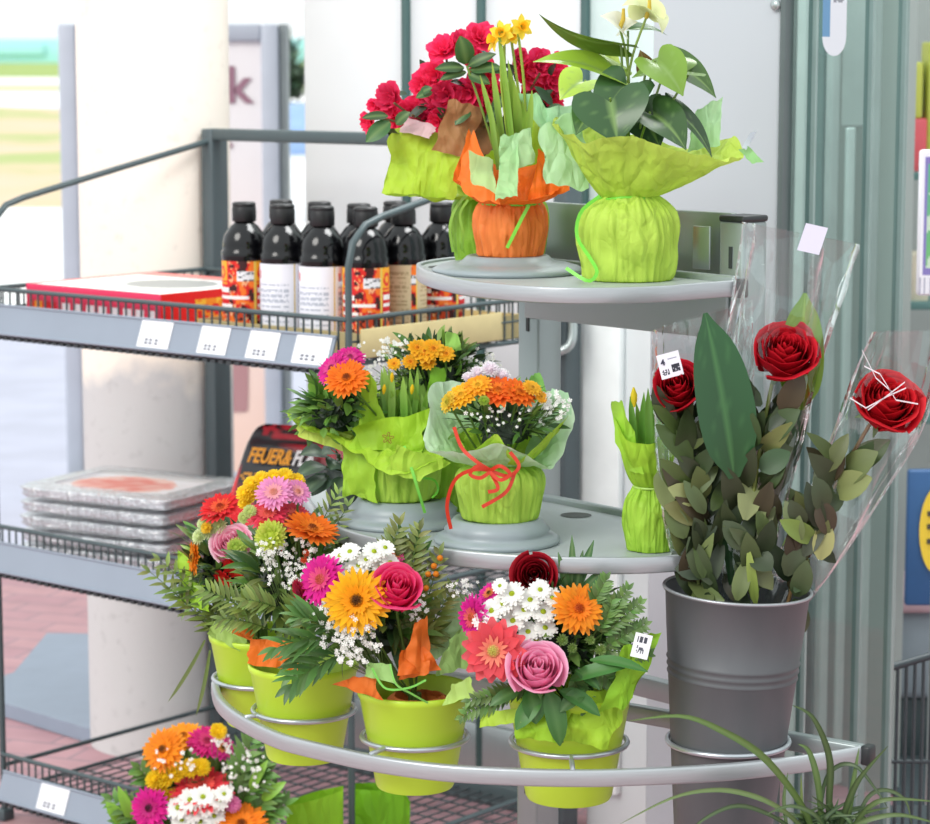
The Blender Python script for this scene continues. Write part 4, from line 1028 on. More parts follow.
# ------------------------------------------------------------------ daffodils in orange paper
ob = Vector((p1.x, p1.y, tz_+.0245)); YO = ob.y; q = pxo(YO); k_ = YO/FPX; ob = Vector((q(510, 200).x, YO, ob.z))
da = thing('daffodil_pot', ob, 'yellow daffodils in an orange paper wrapped pot on the top shelf pedestal', 'potted plant')
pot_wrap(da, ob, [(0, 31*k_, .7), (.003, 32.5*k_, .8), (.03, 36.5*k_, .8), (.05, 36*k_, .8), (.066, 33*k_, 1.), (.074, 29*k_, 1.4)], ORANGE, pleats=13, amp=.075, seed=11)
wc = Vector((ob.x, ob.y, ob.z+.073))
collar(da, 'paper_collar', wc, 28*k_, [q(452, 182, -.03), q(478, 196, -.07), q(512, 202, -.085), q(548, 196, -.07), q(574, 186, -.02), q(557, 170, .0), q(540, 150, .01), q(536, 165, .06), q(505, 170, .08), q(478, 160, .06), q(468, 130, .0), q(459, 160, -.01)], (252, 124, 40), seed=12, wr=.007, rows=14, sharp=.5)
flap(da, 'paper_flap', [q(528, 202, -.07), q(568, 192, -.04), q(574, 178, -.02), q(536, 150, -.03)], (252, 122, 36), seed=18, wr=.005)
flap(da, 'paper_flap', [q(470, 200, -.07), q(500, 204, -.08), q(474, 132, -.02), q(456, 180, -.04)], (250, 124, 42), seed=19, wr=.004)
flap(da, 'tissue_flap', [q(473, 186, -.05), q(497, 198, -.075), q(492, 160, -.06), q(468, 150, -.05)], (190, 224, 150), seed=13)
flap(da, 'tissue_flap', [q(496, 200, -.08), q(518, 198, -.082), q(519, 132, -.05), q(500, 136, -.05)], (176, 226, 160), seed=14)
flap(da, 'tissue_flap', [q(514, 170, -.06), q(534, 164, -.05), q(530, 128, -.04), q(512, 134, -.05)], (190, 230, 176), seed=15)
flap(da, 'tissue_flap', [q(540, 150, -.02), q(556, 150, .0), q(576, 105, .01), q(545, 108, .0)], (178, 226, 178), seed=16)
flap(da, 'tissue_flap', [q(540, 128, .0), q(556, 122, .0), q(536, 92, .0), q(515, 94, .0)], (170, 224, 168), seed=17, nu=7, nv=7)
m = MB(); m.tube([wc+Vector((29.5*k_*math.cos(a), 29.5*k_*math.sin(a), .0)) for a in [2*PI*i/40 for i in range(40)]], .0022, 6, (126, 220, 70), closed=True); m.build('ribbon', RIBB(), da, label='bright green ribbon round the orange pot')
ribbon(da, [q(529, 205, -.055), q(520, 222, -.06), q(507, 248, -.062)], .005, (130, 220, 66))
m = MB()
for (b, t, w) in (((515, 170), (497, 22), 6), ((507, 170), (492, 62), 7), ((520, 165), (508, 60), 8), ((522, 165), (514, 80), 9), ((511, 165), (505, 82), 7), ((526, 165), (532, 90), 7), ((505, 170), (480, 75), 6), ((530, 165), (522, 100), 8), ((498, 170), (488, 96), 6)):
    leaf(m, q(b[0], b[1], R.uniform(-.02, .03)), q(t[0], t[1], R.uniform(-.03, .03)), w*k_, Vector((R.uniform(-.3, .3), -1, .1)), jit((120, 164, 66), .12), 'strap', .2, .02, tipc=(150, 184, 70))
m.build('leaves', LEAFM(), da)
def daffodil(root, p, d, rad, label, base):
    L = LF(p, d, R.uniform(0, 6)); mm = MB()
    for k in range(6): ray_petal(mm, L, k*PI/3, rad*.1, rad, rad*.62, 0, rad*.1*(k % 2), .12, 0, (244, 214, 50), (252, 230, 90), (.5, 1, .85, .1))
    o = mm.build('daffodil', PETAL(), root, label=label); mm = MB()
    mm.lathe(L(0, 0, 0), [(rad*.22, 0), (rad*.26, rad*.3), (rad*.34, rad*.5), (rad*.40, rad*.55)], 16, (252, 196, 40), Vector(d), fn=lambda th, z: 1+.10*math.sin(th*8)*(z > rad*.45)); mm.build('trumpet', PETAL(), o)
    mm = MB(); mm.tube(curve_pts([base, base.lerp(Vector(p), .6), L(0, 0, -rad*.5), L(0, 0, 0)], 12), [.0022]*12, 6, (150, 176, 62)); mm.build('stem', LEAFM(), o)
for (x, y, r_, d, lb, bx) in ((521, 27, 13, (.45, -.8, .1), 'yellow daffodil on the tallest stem', 528), (511, 34, 12, (.1, -.9, -.3), 'yellow daffodil facing down', 528), (502, 33, 13, (-.3, -.9, .1), 'yellow daffodil beside the bud', 510), (495, 40, 13, (-.9, -.4, .2), 'yellow daffodil turned left', 512)):
    daffodil(da, q(x, y, R.uniform(-.01, .01)), d, r_*k_, lb, q(bx, 165, 0))
# ------------------------------------------------------------------ azalea behind
zb_ = Vector((P(500, 230, YO+.135).x, YO+.135, tz_)); YZ = zb_.y; q = pxo(YZ); k_ = YZ/FPX
az = thing('azalea_pot', zb_, 'pink red azalea in lime paper behind the orange daffodil pot', 'potted plant')
pot_wrap(az, zb_+Z*.0005, [(0, 40*k_, .7), (.004, 43*k_, .7), (.04, 47*k_, .7), (.085, 47*k_, .7), (.10, 38*k_, 1.)], (142, 196, 50), pleats=12, amp=.05, seed=21)
wc = Vector((zb_.x, zb_.y, zb_.z+.098))
collar(az, 'paper_collar', wc, 37*k_, [q(383, 196, -.05), q(420, 200, -.10), q(458, 200, -.10), q(520, 190, -.06), q(556, 160, 0), q(555, 110, .03), q(520, 120, .10), q(460, 120, .10), q(420, 130, .06), q(396, 131, -.0)], (180, 214, 56), seed=22, wr=.008, sharp=.6, pow_=(.8, .9))
flap(az, 'paper_front', [q(383, 193, -.06), q(452, 199, -.10), q(462, 132, -.08), q(396, 130, -.04)], (184, 216, 62), seed=23, wr=.006, curl=-.02, nu=18, nv=18)
flap(az, 'kraft_paper', [q(432, 150, -.09), q(470, 160, -.09), q(482, 108, -.07), q(448, 100, -.08)], (176, 128, 84), seed=24, wr=.006, label='piece of brown kraft paper tucked inside the wrap')
flap(az, 'kraft_paper', [q(470, 160, -.08), q(494, 150, -.06), q(490, 112, -.04), q(466, 112, -.07)], (150, 106, 68), seed=25, wr=.006)
flap(az, 'pale_tissue', [q(400, 132, -.06), q(430, 140, -.08), q(438, 128, -.07), q(404, 116, -.05)], (226, 190, 196), seed=26, wr=.003)
ribbon(az, [q(470, 192, -.09), q(457, 206, -.09), q(450, 226, -.09), q(453, 252, -.08)], .004, (160, 214, 90))
ribbon(az, [q(468, 200, -.1), q(460, 214, -.1), q(463, 234, -.1), q(462, 250, -.09)], .0035, (150, 206, 80))
AZC = (246, 52, 104)
bl = [(394, 100, 19), (372, 122, 12), (376, 105, 9), (412, 112, 17), (432, 98, 18), (448, 96, 20), (430, 118, 18), (414, 128, 16), (438, 76, 17), (425, 85, 14), (446, 52, 17), (462, 44, 14), (480, 40, 17), (471, 58, 13), (455, 112, 17), (440, 122, 14), (396, 118, 14), (470, 92, 17), (482, 74, 16), (478, 106, 16), (490, 92, 14), (404, 142, 11),
      (524, 76, 17), (538, 66, 17), (550, 80, 17), (544, 94, 16), (530, 92, 15), (556, 66, 13), (552, 102, 11), (518, 60, 12)]
for (x, y, r_) in bl:
    o_ = Vector(((x-470)/90, -1, (95-y)/70)); azalea(az, q(x, y, -.06+.0006*abs(x-470)+R.uniform(-.01, .01)), o_+Vector((R.uniform(-.4, .4), 0, R.uniform(-.3, .3))), r_*k_*1.12, jit(AZC, .08))
m = MB()
for (b, t, w) in (((466, 64), (460, 36), 20), ((464, 68), (435, 69), 12), ((466, 72), (440, 80), 11), ((468, 66), (496, 54), 12), ((470, 70), (502, 68), 13), ((468, 74), (490, 84), 12), ((390, 122), (366, 142), 17), ((388, 116), (362, 118), 10), ((396, 124), (410, 112), 12), ((420, 94), (432, 88), 10), ((432, 92), (416, 98), 10), ((486, 70), (506, 72), 10), ((492, 110), (508, 96), 12), ((546, 112), (566, 110), 14), ((470, 110), (455, 125), 12), ((500, 108), (486, 122), 12)):
    leaf(m, q(b[0], b[1], -.075), q(t[0], t[1], -.085), w*k_, Vector((R.uniform(-.3, .3), -1, .6)), jit((58, 92, 48), .15), 'oval', .15, .08, vein=(110, 140, 80))
for k in range(90):
    x, y = R.uniform(392, 556), R.uniform(70, 150); p = q(x, y, R.uniform(-.05, .06)); dd = Vector((R.uniform(-1, 1), R.uniform(-1, .2), R.uniform(-.2, 1))).normalized()
    if y < 95 and x < 430: continue
    leaf(m, p, p+dd*.038, .014, Vector((0, -1, .8)), jit((40, 66, 36), .2), 'oval', .15, .08)
m.tube(curve_pts([q(494, 150, -.08), q(482, 110, -.08), q(467, 66, -.075)], 10), .002, 6, (120, 150, 60))
for (x, y) in ((394, 100), (438, 76), (446, 52), (480, 40), (540, 70), (412, 112), (380, 115)): m.tube(curve_pts([q(480, 160, 0), q((x+470)/2, 130, -.02), q(x, y+3, -.05)], 8), .0018, 5, (110, 90, 60))
m.build('leaves', LEAFM(), az)
# ------------------------------------------------------------------ middle shelf, right pot with red ribbon
mb_ = Vector((p3.x, p3.y, mz+.0325)); YM = mb_.y; q = pxo(YM); k_ = YM/FPX; mb_.x = q(500, 500).x
cp = thing('gerbera_pot', mb_, 'orange flower arrangement in lime paper pot tied with red ribbon', 'potted plant')
pot_wrap(cp, mb_, [(0, 37*k_, .7), (.003, 39*k_, .8), (.03, 43*k_, .9), (.05, 44.5*k_, .9), (.064, 41*k_, 1.), (.074, 30*k_, 1.2)], (176, 218, 74), pleats=15, amp=.05, seed=31)
wc = Vector((mb_.x-.004, mb_.y, mb_.z+.072))
collar(cp, 'tissue_collar', wc, 27*k_, [q(424, 452, -.03), q(462, 455, -.08), q(500, 448, -.09), q(540, 466, -.06), q(556, 470, -.02), q(574, 430, .02), q(566, 395, .04), q(520, 392, .10), q(470, 385, .10), q(430, 388, .05), q(427, 420, .0)], (190, 234, 170), seed=32, wr=.008, edge=(218, 244, 212))
collar(cp, 'paper_collar', wc+Z*.002, 26*k_, [q(470, 455, -.075), q(497, 437, -.085), q(520, 462, -.075), q(571, 418, -.02), q(545, 440, .04), q(500, 430, .06), q(455, 430, .03), q(462, 448, -.03)], (180, 216, 70), seed=33, wr=.005, sharp=.5)
flap(cp, 'tissue_flap', [q(520, 405, .08), q(552, 405, .07), q(541, 372, .07), q(532, 374, .07)], (150, 212, 110), seed=34, nu=6, nv=6)
flap(cp, 'tissue_flap', [q(545, 410, .03), q(572, 420, .03), q(568, 392, .03), q(552, 388, .03)], (190, 230, 190), seed=35, nu=7, nv=7)
m = MB(); foliage_dome(m, q(505, 425, 0), .075, .075, .05, 150, .032, .008, lo=-.2); m.build('foliage', LEAFM(), cp)
bind = wc-Z*.02
for (x, y, r_, c, lb, eye, core, d) in ((498, 392, 21, (244, 104, 26), 'orange gerbera in the middle', (246, 150, 40), (190, 90, 20), (0, -.6, .95)), (518, 393, 19, (242, 116, 30), 'second orange gerbera', (246, 150, 40), (190, 90, 20), (.35, -.6, .95)), (462, 396, 17, (252, 186, 30), 'yellow gerbera on the left', (250, 200, 60), (200, 150, 30), (-.45, -.6, .8)), (448, 402, 11, (232, 200, 60), 'small yellow flower at the left edge', (200, 190, 60), (150, 140, 30), (-.8, -.5, .3)), (478, 386, 14, (250, 170, 30), 'amber gerbera behind', (250, 200, 60), (200, 150, 30), (-.2, -.6, .8)), (532, 388, 10, (250, 190, 50), 'small yellow flower on the right', (230, 180, 60), (180, 130, 30), (.4, -.6, .8)), (541, 397, 7, (246, 176, 40), 'tiny yellow flower on the right', (230, 180, 60), (180, 130, 30), (.5, -.7, .5))):
    gerbera(cp, q(x, y, -.045), d, r_*k_, c, eye, core, label=lb, bind=bind, n=18)
for (x, y, r_) in ((478, 374, 9), (490, 370, 10), (502, 376, 9), (468, 378, 7)): pompon(cp, q(x, y, -.02), (0, -.7, .8), r_*k_, (240, 222, 232), (250, 246, 250), 'chrysanthemum', 'pale pink white chrysanthemum at the back')
pompon(cp, q(484, 401, -.07), (0, -.9, .5), 6*k_, (150, 180, 50))
m = MB(); gyps(m, q(545, 405, -.02), (.034, .03, .026), 60, .0028, origin=q(515, 440, 0)); gyps(m, q(500, 418, -.06), (.05, .012, .018), 24, .0022, origin=q(505, 440, 0)); m.build('baby_breath', PETAL(), cp, kind='stuff')
RED_ = (206, 54, 26)
for pts in ([(454, 427, -.075), (462, 448, -.09), (477, 462, -.10), (490, 470, -.10)], [(489, 470, -.10), (472, 470, -.10), (455, 480, -.09), (447, 505, -.085), (451, 529, -.08)], [(489, 470, -.10), (498, 488, -.108), (488, 492, -.11)], [(489, 470, -.10), (508, 476, -.10), (519, 466, -.085), (510, 452, -.08)], [(515, 472, -.09), (506, 492, -.10), (482, 507, -.10)], [(490, 471, -.10), (478, 466, -.11), (470, 474, -.11), (480, 478, -.11), (490, 472, -.105)], [(490, 471, -.10), (500, 466, -.11), (510, 474, -.11), (500, 480, -.11), (490, 472, -.105)]):
    ribbon(cp, [q(*p) for p in pts], .0048, RED_)
m = MB(); m.tube([wc+Vector((28*k_*math.cos(a), 28*k_*math.sin(a), 0)) for a in [2*PI*i/40 for i in range(40)]], .002, 6, RED_, closed=True); m.build('ribbon', RIBB(), cp)
# ------------------------------------------------------------------ middle shelf, left pot
lb_ = Vector((p2.x, p2.y, mz+.0345)); YL = lb_.y; q = pxo(YL); k_ = YL/FPX; lb_.x = q(398, 490).x
lp = thing('narcissus_pot', lb_, 'lime paper wrapped pot of narcissus shoots with orange gerbera, left on the middle shelf', 'potted plant')
pot_wrap(lp, lb_, [(0, 36*k_, .7), (.003, 38*k_, .8), (.03, 42*k_, .9), (.055, 45*k_, .9), (.075, 43*k_, 1.), (.086, 35*k_, 1.2)], (180, 222, 76), pleats=14, amp=.06, seed=41)
wc = Vector((lb_.x, lb_.y, lb_.z+.084))
collar(lp, 'paper_collar', wc, 34*k_, [q(297, 428, -.02), q(352, 452, -.07), q(392, 478, -.10), q(452, 456, -.09), q(440, 440, -.02), q(428, 404, .03), q(400, 400, .08), q(360, 392, .08), q(330, 420, .06), q(283, 414, .03)], (178, 218, 62), seed=42, wr=.008, sharp=.3)
flap(lp, 'paper_flap', [q(350, 448, -.06), q(420, 456, -.08), q(431, 408, -.06), q(356, 426, -.07)], (168, 214, 50), seed=43, wr=.005, curl=-.03, nu=16, nv=16)
fl_ = MB(); c0 = q(388, 438, -.088)
for rr_, nn_ in ((.008, 5),):
    for k in range(5):
        a = k*1.2566; L = LF(c0, (0, -1, .25)); pts = [L(rr_*(.3+.7*math.sin(PI*t/8))*math.cos(a+(t/8-.5)*.9), rr_*(.3+.7*math.sin(PI*t/8))*math.sin(a+(t/8-.5)*.9), 0) for t in range(9)]
        fl_.tube(pts, .0006, 4, (156, 120, 40))
fl_.build('printed_flower', RIBB(), lp)
flap(lp, 'paper_flap', [q(358, 432, -.03), q(388, 428, -.04), q(371, 372, -.02), q(362, 369, -.02)], (172, 214, 56), seed=44, curl=-.02)
flap(lp, 'paper_flap', [q(383, 472, -.09), q(420, 480, -.10), q(454, 462, -.09), q(398, 446, -.10)], (184, 222, 76), seed=45)
flap(lp, 'tissue_flap', [q(345, 428, -.02), q(368, 436, -.03), q(362, 402, .0), q(344, 404, -.01)], (198, 232, 186), seed=46)
flap(lp, 'tissue_flap', [q(428, 420, .03), q(452, 420, .03), q(448, 384, .04), q(430, 386, .04)], (196, 232, 200), seed=47)
m = MB()
for k in range(34):
    x = R.uniform(374, 428); t = (x+R.uniform(-14, 14), R.uniform(366, 395)); leaf(m, q(x, 432, R.uniform(-.03, .03)), q(t[0], t[1], R.uniform(-.05, .03)), R.uniform(5, 8)*k_, Vector((R.uniform(-.5, .5), -1, .1)), jit((104, 150, 62), .15), 'strap', .2, .03, tipc=(150, 190, 84))
m.build('narcissus_leaves', LEAFM(), lp)
flap(lp, 'paper_flap', [q(346, 494, -.035), q(378, 503, -.06), q(374, 440, -.06), q(340, 444, -.03)], (172, 216, 66), seed=48, curl=-.03)
flap(lp, 'paper_flap', [q(300, 438, -.01), q(345, 452, -.03), q(352, 436, -.02), q(297, 424, .0)], (208, 230, 104), seed=49, nu=10, nv=10)
ribbon(lp, [q(404, 446, -.085), q(412, 470, -.10), q(418, 490, -.10), q(425, 513, -.085)], .004, (140, 226, 90))
ribbon(lp, [q(420, 478, -.08), q(434, 480, -.075), q(438, 490, -.07), q(432, 498, -.075)], .003, (120, 210, 70))
for (x, y) in ((392, 378), (412, 390), (384, 390)):
    m = MB(); m.lathe(q(x, y, -.05), [(.001, -.006), (.0024, -.002), (.0028, .003), (.001, .008)], 8, (240, 206, 40), Vector((R.uniform(-.3, .3), -.2, 1))); m.build('narcissus_bud', PETAL(), lp)
m = MB(); foliage_dome(m, q(335, 412, -.0), .058, .06, .055, 190, .036, .012, cols=[(112, 154, 66), (92, 134, 56), (130, 168, 76), (74, 112, 50)], lo=-.6); m.build('foliage', LEAFM(), lp)
bind = wc
gerbera(lp, q(347, 379, -.075), (-.15, -.72, .7), 22*k_, (250, 124, 20), (240, 130, 30), (120, 50, 20), label='orange gerbera on the left', bind=bind)
gerbera(lp, q(333, 369, -.05), (-.6, -.6, .6), 18*k_, (226, 40, 150), (220, 90, 150), (150, 40, 90), label='magenta gerbera behind the orange one', bind=bind)
gerbera(lp, q(350, 358, -.04), (.1, -.6, .8), 15*k_, (220, 36, 144), (220, 90, 150), (150, 40, 90), label='second magenta gerbera', bind=bind)
# arrangement at the back of the middle shelf
bbk = Vector((P(445, 400, YM+.20).x, YM+.20, mz)); YK = bbk.y; q = pxo(YK); k_ = YK/FPX
kp = thing('yellow_flower_pot', bbk, 'yellow flowers with baby breath behind the two front pots on the middle shelf', 'potted plant')
pot_wrap(kp, bbk+Z*.0005, [(0, 36*k_, .7), (.004, 38*k_, .8), (.05, 44*k_, .9), (.08, 40*k_, 1.), (.09, 34*k_, 1.2)], (160, 208, 56), pleats=13, amp=.05, seed=51)
collar(kp, 'paper_collar', bbk+Z*.088, 33*k_, [q(390, 400, -.02), q(430, 410, -.06), q(480, 405, -.06), q(505, 390, 0), q(480, 375, .06), q(430, 372, .06), q(395, 380, .03)], (166, 212, 70), seed=52, wr=.006)
m = MB(); foliage_dome(m, q(440, 372, 0), .085, .06, .05, 230, .034, .010, lo=-.5); m.build('foliage', LEAFM(), kp)
for (x, y, r_) in ((425, 352, 13), (433, 349, 11), (446, 354, 9), (410, 362, 8), (428, 363, 8), (394, 364, 7), (417, 348, 9)):
    gerbera(kp, q(x, y, -.06), (R.uniform(-.3, .3), -.8, .6), r_*k_, (250, 186, 36), (250, 170, 40), (210, 130, 30), name='yellow_flower', bind=bbk+Z*.09, n=12)
m = MB(); gyps(m, q(392, 350, -.03), (.05, .03, .02), 60, .0027, origin=q(420, 395, 0)); gyps(m, q(480, 362, -.02), (.03, .03, .02), 40, .0026, origin=q(450, 395, 0)); gyps(m, q(380, 372, -.04), (.03, .02, .015), 24, .0024, origin=q(420, 395, 0)); m.build('baby_breath', PETAL(), kp, kind='stuff')
flap(kp, 'tissue_flap', [q(426, 394, -.05), q(448, 396, -.05), q(444, 368, -.05), q(432, 366, -.05)], (140, 200, 60), seed=53, nu=8, nv=8, curl=.02)
flap(kp, 'tissue_flap', [q(445, 352, -.03), q(462, 350, -.03), q(458, 334, -.03), q(446, 331, -.03)], (160, 214, 100), seed=54, nu=6, nv=6)
# dark leaved plant at the shelf's left end
dpb = Vector((P(350, 480, YL+.11).x, YL+.11, mz)); q = pxo(dpb.y); k_ = dpb.y/FPX
dp = thing('foliage_plant', dpb, 'dark green leafy plant at the left end of the middle shelf', 'potted plant')
pot_wrap(dp, dpb+Z*.0005, [(0, .030, .2), (.004, .031, .2), (.05, .037, .2), (.056, .038, .2)], (86, 96, 96), pleats=10, amp=.005, seed=55, name='pot')
m = MB(); cz = dpb+Z*.05
for (x, y, w) in ((300, 455, 22), (318, 442, 20), (340, 440, 22), (296, 478, 20), (312, 496, 24), (330, 470, 26), (356, 452, 20), (300, 500, 18), (338, 500, 20), (322, 455, 20), (346, 466, 22)):
    t = q(x, y, R.uniform(-.08, -.02)); b = cz.lerp(t, .45)+Z*.012; leaf(m, b, t, w*k_, Vector((0, -.7, 1)), jit((70, 94, 74), .12), 'lance', .2, .15, vein=(110, 130, 104)); m.tube([cz, b], .0015, 5, (80, 100, 60))
m.build('leaves', LEAFM(), dp)
# ------------------------------------------------------------------ tulip pot at the right end of the middle shelf
tb = OZ(650, 549, mz); tb.z = mz+.0005; YT = tb.y; q = pxo(YT); k_ = YT/FPX
tp = thing('narcissus_bunch_pot', tb, 'slim lime paper wrapped pot of green shoots beside the zinc bucket', 'potted plant')
pot_wrap(tp, tb, [(0, 23*k_, .8), (.004, 24*k_, .8), (.035, 27*k_, .9), (.062, 25*k_, 1.), (.078, 18*k_, 1.3), (.083, 16*k_, 1.5)], (166, 216, 60), pleats=11, amp=.09, seed=61)
wc = tb+Z*.083
collar(tp, 'paper_collar', wc, 16*k_, [q(609, 408, -.01), q(625, 440, -.045), q(648, 445, -.05), q(668, 440, -.04), q(680, 420, .0), q(668, 432, .04), q(645, 436, .045), q(620, 425, .03)], (170, 218, 62), seed=62, wr=.004, sharp=.5)
flap(tp, 'paper_flap', [q(625, 470, -.03), q(645, 475, -.04), q(622, 400, -.02), q(610, 404, -.02)], (162, 212, 62), seed=63, nu=8, nv=10, wr=.003)
m = MB()
for (x, t, ty) in ((636, 630, 396), (640, 644, 392), (648, 652, 398), (654, 660, 392), (644, 636, 402), (660, 668, 400), (650, 648, 388)): leaf(m, q(x, 470, R.uniform(-.02, .02)), q(t, ty, R.uniform(-.02, .02)), 8*k_, Vector((R.uniform(-.4, .4), -1, .1)), jit((108, 156, 62), .12), 'strap', .2, .02)
m.build('narcissus_leaves', LEAFM(), tp)
m = MB(); m.lathe(q(634, 398, -.02), [(.001, -.012), (.004, -.004), (.0045, .004), (.001, .014)], 8, (226, 210, 50), Vector((-.05, 0, 1))); m.build('narcissus_bud', PETAL(), tp)
m = MB(); m.tube([wc+Vector((17*k_*math.cos(a), 17*k_*math.sin(a), 0)) for a in [2*PI*i/32 for i in range(32)]], .002, 6, (190, 230, 120), closed=True); m.build('ribbon', RIBB(), tp)

U, N = RU, RN
# ------------------------------------------------------------------ bouquets
def bouquet(c, label, zb):
    return thing('bouquet', (c.x, c.y, zb), label, 'bouquet', 'mixed flower bouquets')
YEL, PINK, CORAL, MAG, ORG, REDF, LGR, HOT = (255, 220, 36), (240, 150, 196), (238, 84, 92), (226, 30, 150), (248, 130, 24), (228, 44, 48), (190, 214, 90), (242, 54, 122)
def stalks(root, bind, bot, n=9, sp=.012):
    m = MB()
    for k in range(n):
        a = k*2.4; m.tube([bot+Vector((sp*math.cos(a), sp*math.sin(a), 0)), bind+Vector((sp*.5*math.cos(a+.6), sp*.5*math.sin(a+.6), .01))], .0028, 5, (84, 116, 50))
    m.build('stems', LEAFM(), root)
# ---- bouquet 1: left bucket
c = BK[0]; Y1 = c.y; q = pxo(Y1); k_ = Y1/FPX
b1 = bouquet(c, 'bouquet of red, pink and pale green flowers in the leftmost bucket', .63)
bind = Vector((c.x, c.y, .74)); stalks(b1, bind, Vector((c.x, c.y, .63)))
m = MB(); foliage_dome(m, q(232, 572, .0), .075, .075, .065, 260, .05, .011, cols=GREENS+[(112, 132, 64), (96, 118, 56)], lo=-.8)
for (b, t) in (((236, 640), (160, 560)), ((230, 640), (170, 590)), ((225, 645), (150, 572)), ((220, 640), (215, 610)), ((240, 600), (246, 640))): sprig(m, q(*b, -.03), q(*t, -.03), Vector((0, -.8, .6)), .028, .006, (122, 142, 70), 9, sag=.1)
for (b, t) in (((205, 640), (168, 702)), ((210, 650), (196, 716))): leaf(m, q(*b, -.05), q(*t, -.055), .006, (.5, -1, 0), (130, 150, 90), 'strap', .1, .05)
m.build('foliage', LEAFM(), b1)
gerbera(b1, q(221, 509, -.04), (-.25, -.45, .9), 22*k_, REDF, (240, 120, 60), (150, 30, 20), label='red gerbera at the top left', bind=bind, cup=.25)
for (x, y, r_) in ((219, 526, 10), (208, 531, 10), (200, 537, 9), (213, 520, 8), (203, 524, 7)): pompon(b1, q(x, y, -.05), ((x-232)/40, -.9, .5), r_*k_, (206, 222, 150), (226, 236, 190), label='pale green chrysanthemum')
pompon(b1, q(207, 528, -.06), (-.5, -.9, .3), 7*k_, (236, 196, 40), label='small yellow chrysanthemum')
rose(b1, q(233, 541, -.06), (-.15, -.95, .35), 20*k_, (252, 170, 200), label='light pink rose', bind=bind, edge=(255, 222, 232))
pompon(b1, q(237, 548, -.085), (0, -1, .3), 11*k_, (176, 206, 84), (206, 224, 120), label='lime green chrysanthemum in front of the pink rose')
gerbera(b1, q(195, 557, -.04), (-.95, -.35, .1), 17*k_, (246, 140, 24), label='orange gerbera turned to the left', bind=bind)
gerbera(b1, q(238, 568, -.07), (-.25, -.5, -.4), 16*k_, (232, 36, 36), (230, 90, 50), (140, 20, 20), label='red gerbera hanging low', bind=bind, cup=.3)
gerbera(b1, q(224, 578, -.065), (-.5, -.6, -.5), 11*k_, (226, 30, 30), (230, 90, 50), (140, 20, 20), label='small red flower below', bind=bind, cup=.3)
flap(b1, 'tissue_flap', [q(178, 575, -.02), q(196, 606, -.03), q(188, 556, -.02), q(178, 550, -.01)], (176, 222, 70), seed=71, nu=8, nv=8)
flap(b1, 'tissue_flap', [q(180, 600, -.03), q(212, 612, -.05), q(206, 586, -.05), q(184, 578, -.03)], (164, 216, 60), seed=72, nu=8, nv=8)
flap(b1, 'tissue_flap', [q(207, 634, -.06), q(240, 652, -.07), q(252, 632, -.05), q(214, 622, -.05)], (178, 212, 110), seed=73)
# ---- bouquet 2: second bucket
c = BK[1]; Y2 = c.y; q = pxo(Y2); k_ = Y2/FPX
b2 = bouquet(c, 'bouquet of yellow, coral and orange flowers with long ferns in the second bucket', .63)
bind = Vector((c.x, c.y, .74)); stalks(b2, bind, Vector((c.x, c.y, .63)))
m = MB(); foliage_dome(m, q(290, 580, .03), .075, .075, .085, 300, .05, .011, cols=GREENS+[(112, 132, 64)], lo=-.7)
for (b, t) in (((290, 640), (300, 590)), ((300, 640), (330, 620)), ((260, 620), (205, 590)), ((270, 630), (222, 618)), ((282, 610), (246, 600))): sprig(m, q(*b, -.05), q(*t, -.07), Vector((0, -.8, .6)), .028, .0058, (118, 140, 66), 10, sag=.12)
for (b, t) in (((330, 630), (296, 668)),): sprig(m, q(*b, -.06), q(*t, -.11), Vector((.2, -.6, .9)), .048, .009, (84, 122, 56), 8, 'lance', ang=.55, sag=.12)
m.build('foliage', LEAFM(), b2)
for (x, y, r_) in ((246, 494, 11), (252, 485, 10), (262, 480, 10), (274, 478, 10), (285, 478, 11), (297, 481, 9), (246, 503, 9), (256, 495, 9)): pompon(b2, q(x, y, .0), ((x-270)/60, -.8, .7), r_*k_, YEL, (252, 220, 70), label='yellow chrysanthemum at the back')
gerbera(b2, q(274, 493, -.03), (-.1, -.75, .65), 19*k_, (240, 156, 204), (240, 180, 170), (220, 140, 120), label='light pink gerbera', bind=bind)
gerbera(b2, q(297, 492, -.02), (.4, -.7, .6), 14*k_, (238, 150, 204), (240, 180, 170), (220, 140, 120), label='second light pink gerbera', bind=bind)
gerbera(b2, q(268, 515, -.03), (-.1, -.55, .85), 21*k_, (238, 70, 96), (246, 130, 110), (210, 70, 60), label='coral gerbera', bind=bind)
gerbera(b2, q(294, 517, -.02), (.3, -.6, .8), 18*k_, (240, 90, 110), (246, 150, 120), (210, 70, 60), label='second coral gerbera', bind=bind)
gerbera(b2, q(311, 531, -.05), (.3, -.32, .95), 27*k_, (246, 122, 30), (240, 140, 40), (120, 50, 20), label='orange gerbera seen from the side', bind=bind, cup=.3)
pompon(b2, q(271, 536, -.07), (-.05, -1, .3), 17*k_, (186, 206, 66), (216, 226, 110), label='large lime green chrysanthemum')
for (x, y, r_) in ((250, 512, 8), (244, 518, 7), (282, 522, 8)): pompon(b2, q(x, y, -.03), (0, -.9, .5), r_*k_, (196, 212, 120), (220, 230, 160), label='pale green chrysanthemum')
for (x, y) in ((306, 553), (304, 560), (272, 524), (262, 524)): pompon(b2, q(x, y, -.06), (0, -1, .2), 4.5*k_, (226, 80, 40), n=24, name='hypericum_berry')
m = MB(); gyps(m, q(290, 565, -.065), (.045, .03, .042), 90, .0028, origin=q(295, 640, 0)); gyps(m, q(320, 600, -.06), (.03, .03, .03), 40, .0026, origin=q(305, 650, 0)); gyps(m, q(268, 548, -.08), (.02, .02, .02), 24, .0026, origin=q(290, 620, 0)); m.build('baby_breath', PETAL(), b2, kind='stuff')
